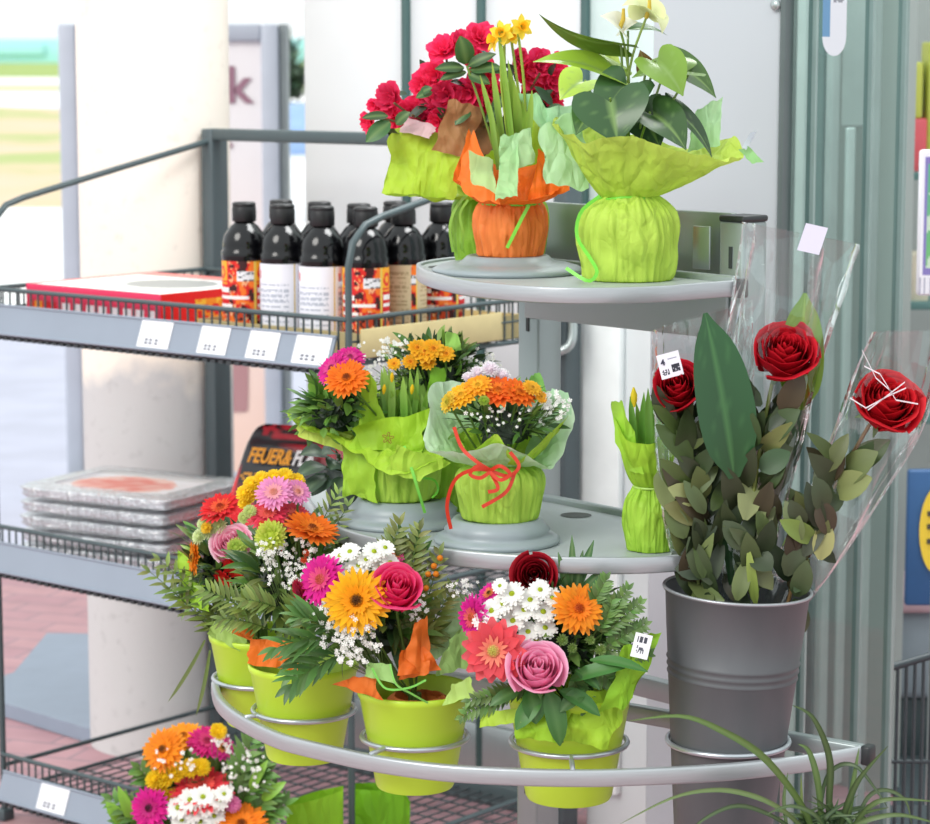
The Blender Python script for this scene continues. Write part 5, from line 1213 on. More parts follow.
flap(b2, 'orange_paper', [q(247, 664, -.066), q(300, 672, -.075), q(292, 640, -.06), q(252, 640, -.055)], (244, 122, 36), seed=74, wr=.006, curl=-.05)
flap(b2, 'orange_paper', [q(232, 634, -.04), q(252, 642, -.05), q(254, 630, -.03), q(236, 622, -.03)], (240, 120, 40), seed=75, nu=7, nv=7)
m = MB()
for (b, t) in (((300, 600), (348, 506)), ((305, 600), (352, 530)), ((300, 570), (338, 494))): sprig(m, q(*b, .05), q(*t, .04), Vector((0, -.8, .6)), .024, .005, (140, 164, 84), 10, sag=.1)
m.build('fern_sprays', LEAFM(), b2)
# ---- bouquet 3
c = BK[2]; Y3 = c.y; q = pxo(Y3); k_ = Y3/FPX
b3 = bouquet(c, 'bouquet with a large yellow gerbera and hot pink rose in the middle bucket', .63)
bind = Vector((c.x, c.y, .72)); stalks(b3, bind, Vector((c.x, c.y, .63)))
m = MB(); foliage_dome(m, q(378, 622, .02), .075, .075, .075, 300, .048, .011, lo=-.7)
for (b, t) in (((420, 640), (440, 555)), ((425, 640), (452, 590)), ((420, 620), (414, 545)), ((400, 610), (395, 535)), ((405, 600), (420, 530)), ((380, 590), (400, 525)), ((415, 650), (440, 630)), ((410, 660), (408, 620)), ((425, 650), (420, 612))): sprig(m, q(*b, -.01), q(*t, -.01), Vector((-.2, -.9, .4)), .026, .007, (104, 116, 50), 9, sag=.06)
for (b, t) in (((345, 640), (278, 648)), ((350, 652), (292, 684)), ((340, 640), (300, 618))): sprig(m, q(*b, -.05), q(*t, -.09), Vector((.1, -.6, .9)), .046, .009, (80, 120, 58), 8, 'lance', ang=.6, sag=.1)
for (b, t) in (((410, 560), (398, 522)), ((412, 560), (420, 520)), ((405, 560), (384, 530)), ((415, 560), (432, 540))): leaf(m, q(*b, .02), q(*t, .0), .012, (0, -1, .3), (84, 124, 66), 'lance', .2, .08)
m.build('foliage', LEAFM(), b3)
gerbera(b3, q(322, 580, -.045), (-.55, -.75, .4), 26*k_, MAG, (232, 110, 130), (200, 90, 60), label='magenta gerbera on the left', bind=bind)
gerbera(b3, q(300, 592, -.03), (-.8, -.5, -.2), 14*k_, (170, 16, 50), (150, 30, 60), (90, 10, 30), label='dark red flower behind the magenta one', bind=bind)
for (x, y, r_) in ((340, 556, 11), (350, 552, 12), (359, 566, 14), (348, 572, 11), (338, 578, 9), (374, 552, 13), (385, 548, 11), (390, 563, 12), (380, 568, 11), (366, 560, 11), (330, 560, 9)): daisy(b3, q(x, y, -.035), ((x-362)/80, -.62, .75), r_*k_, label='white daisy at the top')
gerbera(b3, q(396, 556, -.02), (.3, -.5, .8), 9*k_, (236, 90, 150), label='small pink flower between the daisies', bind=bind, n=14)
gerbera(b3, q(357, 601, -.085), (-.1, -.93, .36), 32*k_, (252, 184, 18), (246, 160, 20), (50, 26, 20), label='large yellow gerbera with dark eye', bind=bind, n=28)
rose(b3, q(396, 588, -.065), (.15, -.9, .35), 25*k_, HOT, label='hot pink rose', bind=bind, edge=(240, 96, 140), hgt=1.25, tight=.7)
gerbera(b3, q(418, 655, -.0), (.2, -.7, .3), 8*k_, (240, 130, 40), label='small orange flower', bind=bind, n=12)
for (x, y) in ((428, 574), (434, 566), (440, 558), (426, 588), (436, 574)): dome_m = MB(); dome(dome_m, LF(q(x, y, -.02), (0, -1, .2)), .0042, .005, (232, 140, 40), 0, 8, 4); dome_m.build('berry', PETAL(), b3)
m = MB(); gyps(m, q(352, 640, -.088), (.042, .024, .036), 130, .0030, origin=q(385, 680, -.02)); gyps(m, q(328, 618, -.07), (.022, .02, .024), 40, .0028, origin=q(380, 670, 0)); gyps(m, q(418, 608, -.05), (.016, .016, .024), 26, .0028, origin=q(405, 660, 0)); m.build('baby_breath', PETAL(), b3, kind='stuff')
flap(b3, 'mint_paper', [q(425, 668, -.02), q(462, 640, .0), q(468, 596, .01), q(446, 596, .0)], (180, 216, 160), seed=81, wr=.004)
flap(b3, 'mint_paper', [q(436, 676, -.055), q(470, 668, -.03), q(474, 620, -.01), q(448, 640, -.03)], (164, 208, 120), seed=82, wr=.004)
OP = (228, 116, 40)
flap(b3, 'orange_paper', [q(398, 680, -.09), q(428, 674, -.08), q(426, 617, -.06), q(414, 620, -.07)], OP, seed=83, wr=.009, curl=.06, nu=16, nv=16)
flap(b3, 'orange_paper', [q(396, 676, -.10), q(440, 670, -.075), q(424, 646, -.08), q(400, 650, -.09)], (222, 106, 30), seed=84, wr=.008, curl=-.05)
flap(b3, 'orange_paper', [q(334, 684, -.075), q(384, 697, -.085), q(374, 674, -.085), q(352, 676, -.085)], (236, 122, 46), seed=85, wr=.006)
pot_wrap(b3, Vector((c.x+.004, c.y-.020, .668)), [(0, .034, .6), (.03, .042, .8), (.052, .043, .9), (.064, .030, 1.2)], (226, 122, 60), name='orange_wrap', pleats=12, amp=.06, seed=86)
ribbon(b3, [q(372, 668, -.10), q(385, 688, -.105), q(408, 688, -.105), q(426, 680, -.10)], .0028, (120, 200, 80)); ribbon(b3, [q(390, 664, -.10), q(396, 684, -.107), q(412, 694, -.10), q(428, 703, -.085)], .0026, (130, 200, 90))
flap(b3, 'mint_paper', [q(364, 676, -.09), q(396, 684, -.10), q(390, 664, -.09), q(368, 662, -.085)], (160, 204, 120), seed=87, nu=8, nv=8)
# ---- bouquet 4
c = BK[3]; Y4 = c.y; q = pxo(Y4); k_ = Y4/FPX
b4 = bouquet(c, 'bouquet with white daisies, pink rose and coral gerbera in the right bucket', .63)
bind = Vector((c.x, c.y, .72)); stalks(b4, bind, Vector((c.x, c.y, .63)))
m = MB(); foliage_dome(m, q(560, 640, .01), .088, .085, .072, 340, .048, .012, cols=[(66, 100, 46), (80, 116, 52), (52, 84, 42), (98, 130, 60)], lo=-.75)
for (b, t) in (((590, 640), (628, 590)), ((595, 640), (640, 604)), ((600, 650), (645, 625)), ((590, 650), (648, 655)), ((585, 660), (620, 690)), ((570, 670), (590, 720)), ((540, 690), (470, 700)), ((520, 690), (462, 716)), ((545, 700), (560, 735)), ((585, 620), (606, 580)), ((600, 640), (612, 600))): sprig(m, q(*b, -.06), q(*t, -.075), Vector((0, -.9, .5)), .018, .0062, (92, 126, 60), 12, sag=.06)
for (b, t, w) in (((572, 600), (572, 535), 9), ((572, 600), (594, 540), 11), ((574, 600), (606, 566), 10), ((570, 600), (558, 552), 9), ((574, 600), (583, 550), 10), ((570, 600), (548, 572), 10), ((576, 606), (614, 586), 9)): leaf(m, q(*b, .0), q(*t, -.02), w*k_, (0, -1, .35), jit((78, 116, 70), .1), 'lance', .25, .06, vein=(120, 150, 100))
for (b, t, w) in (((548, 690), (560, 746), 22), ((540, 694), (516, 730), 20), ((560, 690), (600, 716), 18), ((570, 680), (625, 668), 16), ((575, 670), (600, 690), 12), ((520, 690), (490, 706), 14), ((585, 690), (560, 712), 16), ((590, 660), (648, 672), 12), ((530, 690), (536, 724), 24)): leaf(m, q(*b, -.085), q(*t, -.10), w*k_, (.1, -.8, .8), jit((58, 106, 44), .14), 'oval', .2, .12, vein=(84, 124, 66))
m.build('foliage', LEAFM(), b4)
rose(b4, q(535, 571, -.02), (-.1, -1.2, -.1), 22*k_, (150, 14, 30), label='dark red rose at the top', bind=bind, edge=(176, 26, 44))
for (x, y, r_) in ((512, 594, 14), (492, 611, 14), (513, 621, 14), (543, 612, 14), (528, 632, 13), (545, 628, 13), (503, 604, 13), (530, 600, 13), (540, 590, 12), (524, 610, 13), (536, 640, 12), (482, 620, 11), (552, 598, 11), (500, 586, 9)): daisy(b4, q(x, y, -.065), ((x-530)/90, -.78, .6), r_*k_, label='white daisy with green yellow eye')
gerbera(b4, q(474, 617, -.05), (-.8, -.6, .1), 22*k_, (228, 40, 156), (236, 130, 90), (200, 90, 60), label='magenta gerbera turned left', bind=bind)
gerbera(b4, q(490, 594, -.025), (-.5, -.5, .7), 14*k_, (230, 44, 160), label='smaller magenta gerbera behind the daisies', bind=bind)
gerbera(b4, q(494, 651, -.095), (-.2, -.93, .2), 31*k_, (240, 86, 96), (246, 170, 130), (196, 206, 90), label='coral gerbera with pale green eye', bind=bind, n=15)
rose(b4, q(537, 667, -.10), (.05, -.93, .35), 28*k_, (250, 156, 196), label='large light pink rose', bind=bind, edge=(252, 196, 220), tight=.7)
gerbera(b4, q(578, 609, -.075), (.2, -.88, .45), 26*k_, (250, 150, 30), (240, 130, 30), (170, 60, 20), label='orange gerbera on the right', bind=bind)
for (x, y, r_) in ((600, 650, 7), (590, 640, 6), (562, 640, 7), (572, 648, 6)): pompon(b4, q(x, y, -.08), (.2, -1, .3), r_*k_, (110, 140, 60), label='green flower bud', n=26)
m = MB(); gyps(m, q(462, 590, .0), (.03, .03, .014), 24, .0026, origin=q(510, 650, 0)); gyps(m, q(540, 585, -.03), (.03, .02, .01), 16, .0024, origin=q(540, 640, 0)); m.build('baby_breath', PETAL(), b4, kind='stuff')
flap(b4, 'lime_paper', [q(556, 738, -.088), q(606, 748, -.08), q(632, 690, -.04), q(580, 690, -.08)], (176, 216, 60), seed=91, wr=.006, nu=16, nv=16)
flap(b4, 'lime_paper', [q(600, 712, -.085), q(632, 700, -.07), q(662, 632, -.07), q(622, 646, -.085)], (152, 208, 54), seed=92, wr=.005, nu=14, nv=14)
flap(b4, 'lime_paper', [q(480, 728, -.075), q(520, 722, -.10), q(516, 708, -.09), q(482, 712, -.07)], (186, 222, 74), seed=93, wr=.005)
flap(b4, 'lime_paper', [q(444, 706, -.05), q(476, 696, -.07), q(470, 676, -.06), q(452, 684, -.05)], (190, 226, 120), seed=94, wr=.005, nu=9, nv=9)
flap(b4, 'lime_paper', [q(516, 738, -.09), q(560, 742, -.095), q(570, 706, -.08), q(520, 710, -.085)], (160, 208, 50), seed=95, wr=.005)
def tagcol(u_, v_):
    if abs(v_-.75) < .1 and .2 < u_ < .8 and int(u_*12) % 3: return (70, 74, 84)
    if .2 < v_ < .5 and .25 < u_ < .7 and vn((u_*14, v_*10, 5)) > -.1: return (90, 94, 104)
    return (240, 242, 246)
m = MB(); a, b, d = q(630, 656, -.096), q(647, 660, -.092), q(636, 632, -.092); painted(m, a, b-a, d-a, 16, 16, tagcol); m.build('price_tag', PRINT(), b4, label='white price tag stuck on the lime paper')
# ---- bouquet 5: low on the left
c = OZ(200, 785, .30); c = Vector((c.x, c.y, 0)); Y5 = c.y; q = pxo(Y5); k_ = Y5/FPX
bucket(c, .085, .064, .004, .215, 'lime green bucket on the paving under the lowest bouquet', 'lime green buckets on the paving')
b5 = bouquet(c, 'bouquet of orange, yellow, magenta and white flowers lowest at the left', .02)
bind = Vector((c.x, c.y, .2)); stalks(b5, bind, Vector((c.x, c.y, .02)))
m = MB(); foliage_dome(m, q(205, 800, .02), .095, .09, .075, 330, .055, .014, lo=-.6)
for (b, t) in (((235, 820), (262, 760)), ((240, 830), (275, 790)), ((230, 800), (255, 735)), ((245, 830), (285, 805)), ((160, 830), (112, 800)), ((165, 830), (120, 822)), ((170, 800), (140, 770)), ((240, 800), (268, 770))): sprig(m, q(*b, -.03), q(*t, -.05), Vector((0, -.8, .6)), .038, .012, (92, 130, 58), 8, sag=.08)
for (b, t, w) in (((250, 790), (268, 760), 10), ((262, 800), (286, 782), 12), ((125, 824), (106, 802), 14), ((135, 824), (118, 786), 12)): leaf(m, q(*b, -.05), q(*t, -.06), w*k_, (0, -1, .5), (130, 180, 60), 'oval', .2, .1)
m.build('foliage', LEAFM(), b5)
gerbera(b5, q(164, 750, -.05), (-.35, -.75, .55), 23*k_, (250, 148, 26), (246, 150, 30), (90, 50, 20), label='orange gerbera on the upper left', bind=bind)
gerbera(b5, q(184, 737, .0), (-.1, -.5, .85), 20*k_, (248, 160, 30), (246, 160, 30), (150, 80, 20), label='amber gerbera behind', bind=bind)
gerbera(b5, q(207, 742, -.02), (.1, -.6, .8), 20*k_, (212, 30, 120), (210, 80, 120), (150, 30, 70), label='magenta gerbera at the back', bind=bind)
gerbera(b5, q(222, 748, -.03), (.4, -.7, .5), 13*k_, (216, 40, 136), label='small magenta flower', bind=bind, n=14)
for (x, y, r_) in ((218, 732, 10), (156, 780, 12), (166, 778, 13), (176, 774, 12), (190, 769, 12), (201, 768, 11), (160, 790, 11), (172, 796, 9)): pompon(b5, q(x, y, -.06), ((x-190)/90, -.8, .65), r_*k_, (244, 206, 24), (250, 220, 60), label='yellow chrysanthemum')
gerbera(b5, q(202, 790, -.06), (.0, -.5, .85), 31*k_, (236, 62, 74), (246, 110, 90), (190, 60, 50), label='coral red gerbera in the middle', bind=bind)
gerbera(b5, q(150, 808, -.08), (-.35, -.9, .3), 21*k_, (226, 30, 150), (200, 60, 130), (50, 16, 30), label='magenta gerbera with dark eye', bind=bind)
for (x, y, r_) in ((190, 800, 13), (203, 797, 13), (178, 808, 13), (194, 812, 13), (208, 806, 13), (219, 800, 12), (182, 820, 12), (214, 816, 12), (224, 794, 10), (200, 822, 12)): daisy(b5, q(x, y, -.09), ((x-195)/120, -.8, .6), r_*k_, label='white daisy')
pompon(b5, q(232, 804, -.08), (.3, -.9, .4), 10*k_, (236, 130, 186), label='small pink flower'); pompon(b5, q(226, 799, -.085), (0, -.9, .5), 7*k_, (238, 140, 190), label='small pink flower')
gerbera(b5, q(241, 826, -.09), (.1, -.6, .8), 28*k_, (250, 136, 24), (240, 140, 30), (110, 50, 20), label='orange gerbera at the bottom edge', bind=bind)
m = MB(); gyps(m, q(245, 770, -.05), (.05, .04, .05), 80, .0032, origin=q(225, 840, 0)); gyps(m, q(175, 760, -.07), (.04, .02, .03), 26, .0032, origin=q(190, 830, 0)); gyps(m, q(222, 745, -.05), (.02, .02, .02), 20, .0032, origin=q(210, 820, 0)); m.build('baby_breath', PETAL(), b5, kind='stuff')
# ---- two folded green paper bags behind the ring, standing on the paving
GRB = (136, 200, 40)
for (pl_, pr, plo, lb, gcol, rnd) in (((286, 806), (343, 790), (282, 900), 'folded lime green paper bag on the paving under the ring, left of the pair', (150, 208, 48), 0), ((348, 788), (410, 790), (346, 900), 'folded green paper bag on the paving under the ring, with rounded corner', (122, 186, 36), 1)):
    zt2 = .25; a = OZ(pl_[0], pl_[1], zt2); Yb = a.y; a = P(pl_[0], pl_[1], Yb); b = P(pr[0], pr[1], Yb+.01); t = thing('paper_bag', ((a.x+b.x)/2, Yb+.02, 0), lb, 'bag', 'lime paper bags under the ring')
    for sd, dy in (('front_sheet', 0.), ('back_sheet', .05)):
        rows = []; cols = []
        for i in range(16):
            f = i/15; row = []; cl = []
            for j in range(16):
                u_ = j/15; top = a.lerp(b, u_); zz = top.z*(1-f)+.002*f
                if rnd: zz -= (.03*max(0, (u_-.72)/.28)**2)*(1-f)
                p = Vector((top.x+(top.x-(a.x+b.x)/2)*-.08*f, top.y+dy*(.25+.75*f)-.012*math.sin(PI*u_)*(1-2*(dy > 0)), zz+(dy > 0)*.004*(1-f))); w = vn(p*22)
                row.append(p+Vector((0, .003*w, 0))); cl.append(mix(tuple(v*.9 for v in gcol), gcol, .5+w))
            rows.append(row); cols.append(cl)
        m = MB(); m.grid(rows, cols=cols); m.build(sd, PAPER(), t)
# ------------------------------------------------------------------ zinc bucket with wrapped roses
ZINC = plain('zinc_bucket', (94, 97, 100), .48, metal=.25, var=.10, scale=14, stretch=(1, 1, .4))
rc = BK['rose']; ax = Vector((.045, -.01, 1)).normalized()
zt_ = .67+.205; h_ = .345; base = Vector((rc.x, rc.y, .67))-ax*(h_-.205)
zb = thing('zinc_bucket', base, 'tall grey zinc bucket holding the wrapped red roses', 'bucket')
rt, rb = .094, .062
def rz(t): return rb+(rt-rb)*t
m = MB(); prof = [(rb*.97, 0), (rb, .004)]
for t in (.3, .50, .665): prof.append((rz(t), h_*t))
for t in (.672, .70, .728): prof += [(rz(t), h_*(t-.006)), (rz(t)+.0016, h_*t), (rz(t), h_*(t+.006))]
prof += [(rz(.85), h_*.85), (rt-.001, h_-.006), (rt+.002, h_-.004), (rt+.0026, h_-.001), (rt+.001, h_), (rt-.003, h_-.003), (rb-.002, .01), (.001, .01)]
m.lathe(base, prof, 64, ax=ax); bo = m.build('bucket_body', ZINC, zb)
m = MB(); rimc = base+ax*(h_-.001); qf = Z.rotation_difference(ax); m.tube([rimc+qf @ Vector(((rt+.001)*math.cos(2*PI*k/56), (rt+.001)*math.sin(2*PI*k/56), 0)) for k in range(56)], .0022, 7, closed=True); m.build('rolled_rim', plain('bright_zinc', (170, 174, 178), .35, metal=.6), zb)
YR = rc.y
SLEEVE = film('clear_sleeve', (246, 249, 248), .86, .05, (13, 1., .05), .3)
FOLD = film('film_fold', (246, 248, 248), .34, .10, (60, .8, .004))
LEAFD = [(44, 58, 36), (54, 68, 42), (62, 74, 48), (72, 66, 46)]
LEAFR = [(74, 92, 48), (92, 106, 58), (58, 76, 42), (112, 122, 74), (80, 94, 58)]
def sleeve(root, left, right, Y0, Y1, depth=.42, n=72, rows=44, seed=0, top=None, mat=None):
    """flat conical film sleeve given its left and right outline in the picture, bottom to top"""
    Lc = catmull([Vector((x, y, 0)) for x, y in left], rows, False); Rc = catmull([Vector((x, y, 0)) for x, y in right], rows, False); out = []
    for i in range(rows):
        t = i/(rows-1); Y = Y0+(Y1-Y0)*t; a, b = P(Lc[i].x, Lc[i].y, Y), P(Rc[i].x, Rc[i].y, Y); c_ = (a+b)/2; hx = (b-a)/2; w = hx.length; row = []
        dv = Vector((0, 1, 0))*w*depth*(1-.55*t)
        for k in range(n):
            th = 2*PI*k/n; cc_, ss = math.cos(th), math.sin(th)
            p = c_+hx*cc_+dv*ss
            d = .95+.17*(1-2.2*abs(vn((cc_*2.6+seed, ss*2.6, t*2.2))))+.08*vn((cc_*2+seed, ss*2, t*7))+.06*vn((cc_*7, ss*7+seed, t*16)); row.append(c_+(p-c_)*d if abs(cc_) < .96 else p)
        out.append(row)
    m = MB(); m.grid(out, (255, 255, 255), True); o = m.build('clear_sleeve', mat or SLEEVE, root)
    m = MB(); rr = random.Random(seed)
    def fold(k0, i0, i1, w, dk=0.):
        pts = [out[i][int(k0+dk*(i-i0)/max(1, i1-i0)) % n]*1.0+Vector((0, -.0015, 0)) for i in range(i0, min(i1, rows))]
        if len(pts) > 2: m.strip(pts, [w*math.sin(PI*(i+.5)/len(pts))**.5*.9 for i in range(len(pts))], Vector((1, 0, .15)).normalized())
    fold(0, 0, rows, .0032); fold(n//2, 0, rows, .0032); fold(n//2+2, 2, rows-4, .002)
    m.build('film_folds', FOLD, root)
    return o
def rose_leaves(root, spec, q, k_, name='rose_leaves'):
    m = MB()
    for (b, t, w, col) in spec: leaf(m, q(b[0], b[1], R.uniform(-.025, .02)), q(t[0], t[1], R.uniform(-.035, .02)), w*k_, Vector((R.uniform(-.5, .5), -1, R.uniform(.1, .6))), jit(col, .1), 'oval', .12, .08, cc=5)
    return m.build(name, LEAFM(), root)
def fill_leaves(spec, xa, ya, xb, yb, wa, wb, n):
    for _ in range(n):
        t = R.random(); x = xa+(xb-xa)*t; y = ya+(yb-ya)*t; w = wa+(wb-wa)*t; x0 = x+R.uniform(-.25, .25)*w; an_ = R.uniform(-.85, .85)+(2.6 if R.random() < .12 else 0); l = R.uniform(38, 66)
        spec.append(((x0, y), (max(x-w*.48, min(x+w*.48, x0+l*math.sin(an_))), y-l*math.cos(an_)*.8), R.uniform(15, 25), R.choice(LEAFR if R.random() < .5 else LEAFD)))
bot = base+ax*.03
RC = (180, 14, 34)
# left rose
q = pxo(YR-.01); k_ = YR/FPX
r1 = thing('wrapped_rose', bot+Vector((-.03, 0, 0)), 'red rose in clear film with a white price label stuck over the bloom', 'rose', 'film wrapped roses')
spec = []; fill_leaves(spec, 700, 606, 690, 420, 50, 84, 60)
spec += [((660, 470), (668, 512), 22, (132, 138, 96)), ((700, 500), (668, 488), 22, (140, 142, 92)), ((702, 520), (664, 506), 24, (128, 132, 80)), ((684, 440), (664, 446), 16, (96, 150, 70)), ((695, 470), (730, 440), 26, (64, 78, 48))]
rose_leaves(r1, spec, q, k_)
m = MB(); leaf(m, q(734, 478, -.035), q(705, 313, -.03), 60*k_, Vector((.25, -1, .15)), (38, 84, 44), 'oval', .22, .04, vein=(70, 120, 66), cc=7); leaf(m, q(716, 560, .01), q(744, 400, .02), 34*k_, Vector((-.2, -1, .1)), (40, 72, 44), 'oval', .2, .04, cc=5); leaf(m, q(730, 585, .0), q(725, 430, .02), 22*k_, Vector((.3, -1, .1)), (44, 76, 46), 'lance', .2, .04); m.build('broad_leaf', colmat('glossy_leaf', .28, .08, .5), r1, label='broad dark green leaf beside the rose')
o = rose(r1, q(679, 390, .0), (-.15, -.95, .1), 23.5*k_, RC, label='red rose bloom', edge=(220, 40, 58), hgt=1.75, tight=.5, n=22)
m = MB(); m.tube(curve_pts([bot+Vector((-.02, 0, 0)), q(697, 560, 0), q(684, 470, 0), q(680, 408, .0)], 14), .0026, 6, (110, 120, 60)); m.build('stem', LEAFM(), r1)
sl = sleeve(r1, [(690, 607), (668, 540), (657, 460), (653, 380), (652, 330)], [(722, 609), (737, 540), (746, 460), (752, 380), (752, 300)], YR+.01, YR-.005, .4, seed=3)
def lab4(u_, v_):
    if .12 < v_ < .38 and .1 < u_ < .42 and vn((u_*22, v_*22, 3)) > -.12: return (60, 62, 74)
    if .2 < v_ < .5 and .55 < u_ < .92: return (44, 44, 56) if vn((u_*18, v_*16, 9)) > -.25 else (170, 170, 180)
    if .62 < v_ < .82 and .46 < u_ < .88 and abs((v_*16) % 2-1) > .6: return (150, 152, 170)
    return (226, 226, 234)
m = MB(); a, b, d = q(662, 380, -.046), q(684, 374, -.046), q(656, 356, -.044); painted(m, a, b-a, d-a, 22, 22, lab4); pl_ = m.build('price_label', PRINT(), r1, label='white price label')
text_mb('4', .0105, a+(b-a)*.12+(d-a)*.56+Vector((0, -.0008, 0)), (b-a), (d-a), .0002, (50, 50, 70), .0003).build('lettering', PRINT(), pl_)
# middle rose
q = pxo(YR-.02)
r2 = thing('wrapped_rose', bot+Vector((0, -.005, 0)), 'tallest red rose in clear film with a plain white label near the sleeve top', 'rose', 'film wrapped roses')
spec = []; fill_leaves(spec, 742, 606, 765, 400, 40, 84, 60)
spec += [((745, 520), (752, 462), 26, (140, 146, 96)), ((762, 440), (800, 410), 28, (66, 88, 52)), ((760, 470), (790, 452), 24, (58, 84, 50)), ((752, 600), (764, 540), 14, (110, 150, 56)), ((756, 606), (748, 546), 10, (140, 150, 70))]
rose_leaves(r2, spec, q, k_)
m = MB(); leaf(m, q(800, 410, .01), q(805, 293, .01), 44*k_, Vector((-.2, -1, .1)), (112, 150, 48), 'oval', .2, .04, vein=(150, 176, 80), cc=7); leaf(m, q(770, 500, .02), q(806, 356, .02), 34*k_, Vector((.2, -1, .1)), (50, 84, 44), 'oval', .2, .03); m.build('broad_leaf', colmat('glossy_leaf', .28, .08, .5), r2)
rose(r2, q(783, 354, .0), (.05, -.93, .36), 31*k_, RC, label='red rose bloom', edge=(222, 40, 56), hgt=1.25, tight=.75, n=28)
m = MB(); m.tube(curve_pts([bot, q(748, 550, 0), q(758, 460, -.005), q(772, 384, .0)], 14), .0028, 6, (120, 132, 62)); m.build('stem', LEAFM(), r2)
sleeve(r2, [(724, 609), (722, 540), (724, 450), (726, 350), (738, 260), (744, 222)], [(752, 611), (776, 540), (800, 450), (824, 350), (846, 280), (858, 244)], YR, YR-.03, .4, seed=9)
def lab0(u_, v_):
    if abs((v_*9) % 1-.5) < .14 and .15 < u_ < .85 and vn((u_*24, v_*3, 2)) > -.2: return (186, 186, 206)
    return (216, 215, 232)
m = MB(); a, b, d = q(797, 250, -.035), q(819, 255, -.035), q(806, 223, -.035); painted(m, a, b-a, d-a, 16, 18, lab0); m.build('price_label', PRINT(), r2, label='white label on the film')
# right rose
q = pxo(YR-.015)
r3 = thing('wrapped_rose', bot+Vector((.03, 0, 0)), 'red rose in crumpled clear film leaning out to the right', 'rose', 'film wrapped roses')
spec = []; fill_leaves(spec, 786, 600, 836, 470, 40, 60, 32)
spec += [((832, 490), (872, 478), 30, (130, 138, 86)), ((820, 560), (826, 520), 22, (150, 152, 92)), ((846, 470), (890, 440), 26, (74, 92, 52)), ((840, 480), (878, 452), 30, (96, 110, 64)), ((815, 540), (780, 520), 20, (110, 136, 64))]
rose_leaves(r3, spec, q, k_)
rose(r3, q(884, 401, .0), (.18, -.93, .3), 32*k_, (188, 16, 32), label='red rose bloom', edge=(228, 44, 54), hgt=1.15, tight=.8, n=28)
m = MB(); m.tube(curve_pts([bot+Vector((.01, 0, 0)), q(800, 560, 0), q(838, 480, 0), q(870, 424, .0)], 14), .0026, 6, (128, 100, 62)); m.build('stem', LEAFM(), r3)
sleeve(r3, [(762, 607), (786, 540), (828, 450), (856, 370), (872, 332)], [(806, 604), (840, 560), (886, 490), (926, 420), (946, 330)], YR+.005, YR-.02, .42, seed=17)
m = MB()
for pts in ([(864, 366), (880, 374), (896, 400), (918, 404)], [(850, 398), (866, 408), (888, 396), (906, 388)], [(862, 350), (876, 378), (892, 392)], [(868, 410), (884, 398), (905, 382)]):
    m.strip([q(x, y, -.048) for x, y in pts], .0018, Vector((0, 0, 1)), (236, 226, 232))
m.build('film_creases', colmat('film_crease', .15, .2, .6), r3)
# ------------------------------------------------------------------ glass return with door recess
GLASSM = None
def pane_mat():
    m, nt, b, o = nodes('green_door_glass'); nt.nodes.remove(b); L = nt.links.new
    tr = nt.nodes.new('ShaderNodeBsdfTransparent'); tr.inputs[0].default_value = (.56, .66, .635, 1)
    gl = nt.nodes.new('ShaderNodeBsdfGlossy'); gl.inputs['Roughness'].default_value = .03; lw = nt.nodes.new('ShaderNodeLayerWeight'); fr = nt.nodes.new('ShaderNodeMath'); fr.operation = 'POWER'; fr.inputs[1].default_value = 3.5; L(lw.outputs['Facing'], fr.inputs[0])
    mx = nt.nodes.new('ShaderNodeMixShader'); L(fr.outputs[0], mx.inputs[0]); L(tr.outputs[0], mx.inputs[1]); L(gl.outputs[0], mx.inputs[2]); L(mx.outputs[0], o.inputs['Surface']); return m
UG = uc1+.004
def hitU(px):                          # n where sight line px meets the pane u = UG
    d = ray(px, 60); return (d*(UG/d.dot(U))).dot(N)
n1 = hitU(902)
t = thing('door_1', W(UG, (NC+n1)/2, 0), 'greenish glass door pane right of the white cladding', 'door'); t['kind'] = 'structure'
m = MB(); m.grid([[W(UG, NC+.01, 0), W(UG, n1, 0)], [W(UG, NC+.01, 3.0), W(UG, n1, 3.0)]], smooth=False); m.build('door_glass', pane_mat(), t)
for px, w in ((903, .012), (813, .006), (869, .004)):
    m = MB(); n_ = hitU(px); m.box(W(UG-.0, n_, 1.5), .016, w, 3.0, (U, N, Z), bev=.001); m.build('door_frame', plain('pane_edge', (150, 172, 168), .25, metal=.2), t)
# sticker
def stk(u_, v_):
    if u_ < .34: return (112, 160, 200)
    if any(abs(v_-z) < .022 for z in (.93, .8, .67, .50)) and .45 < u_ < .86 and vn((u_*30, v_*40, 0)) > -.35: return (150, 156, 166)
    return (232, 238, 244)
na, nb = hitU(818), hitU(842); uu = UG+.007; zlo = P(830, 56, W(uu, na, 0).y).z; zhi = 1.70
m = MB(); A_ = W(uu, na, zlo+.03)
painted(m, A_, N*(nb-na), Z*(zhi-zlo-.03), 16, 40, stk)
arc_ = [W(uu, na+(nb-na)*(.5-.5*math.cos(PI*k/12)), zlo+.03-.03*math.sin(PI*k/12)) for k in range(13)]
m.add(arc_, [tuple(range(13))], (232, 238, 244), 0, False); m.build('door_sticker', PRINT(), t, label='white sticker with blue edge and grey text')
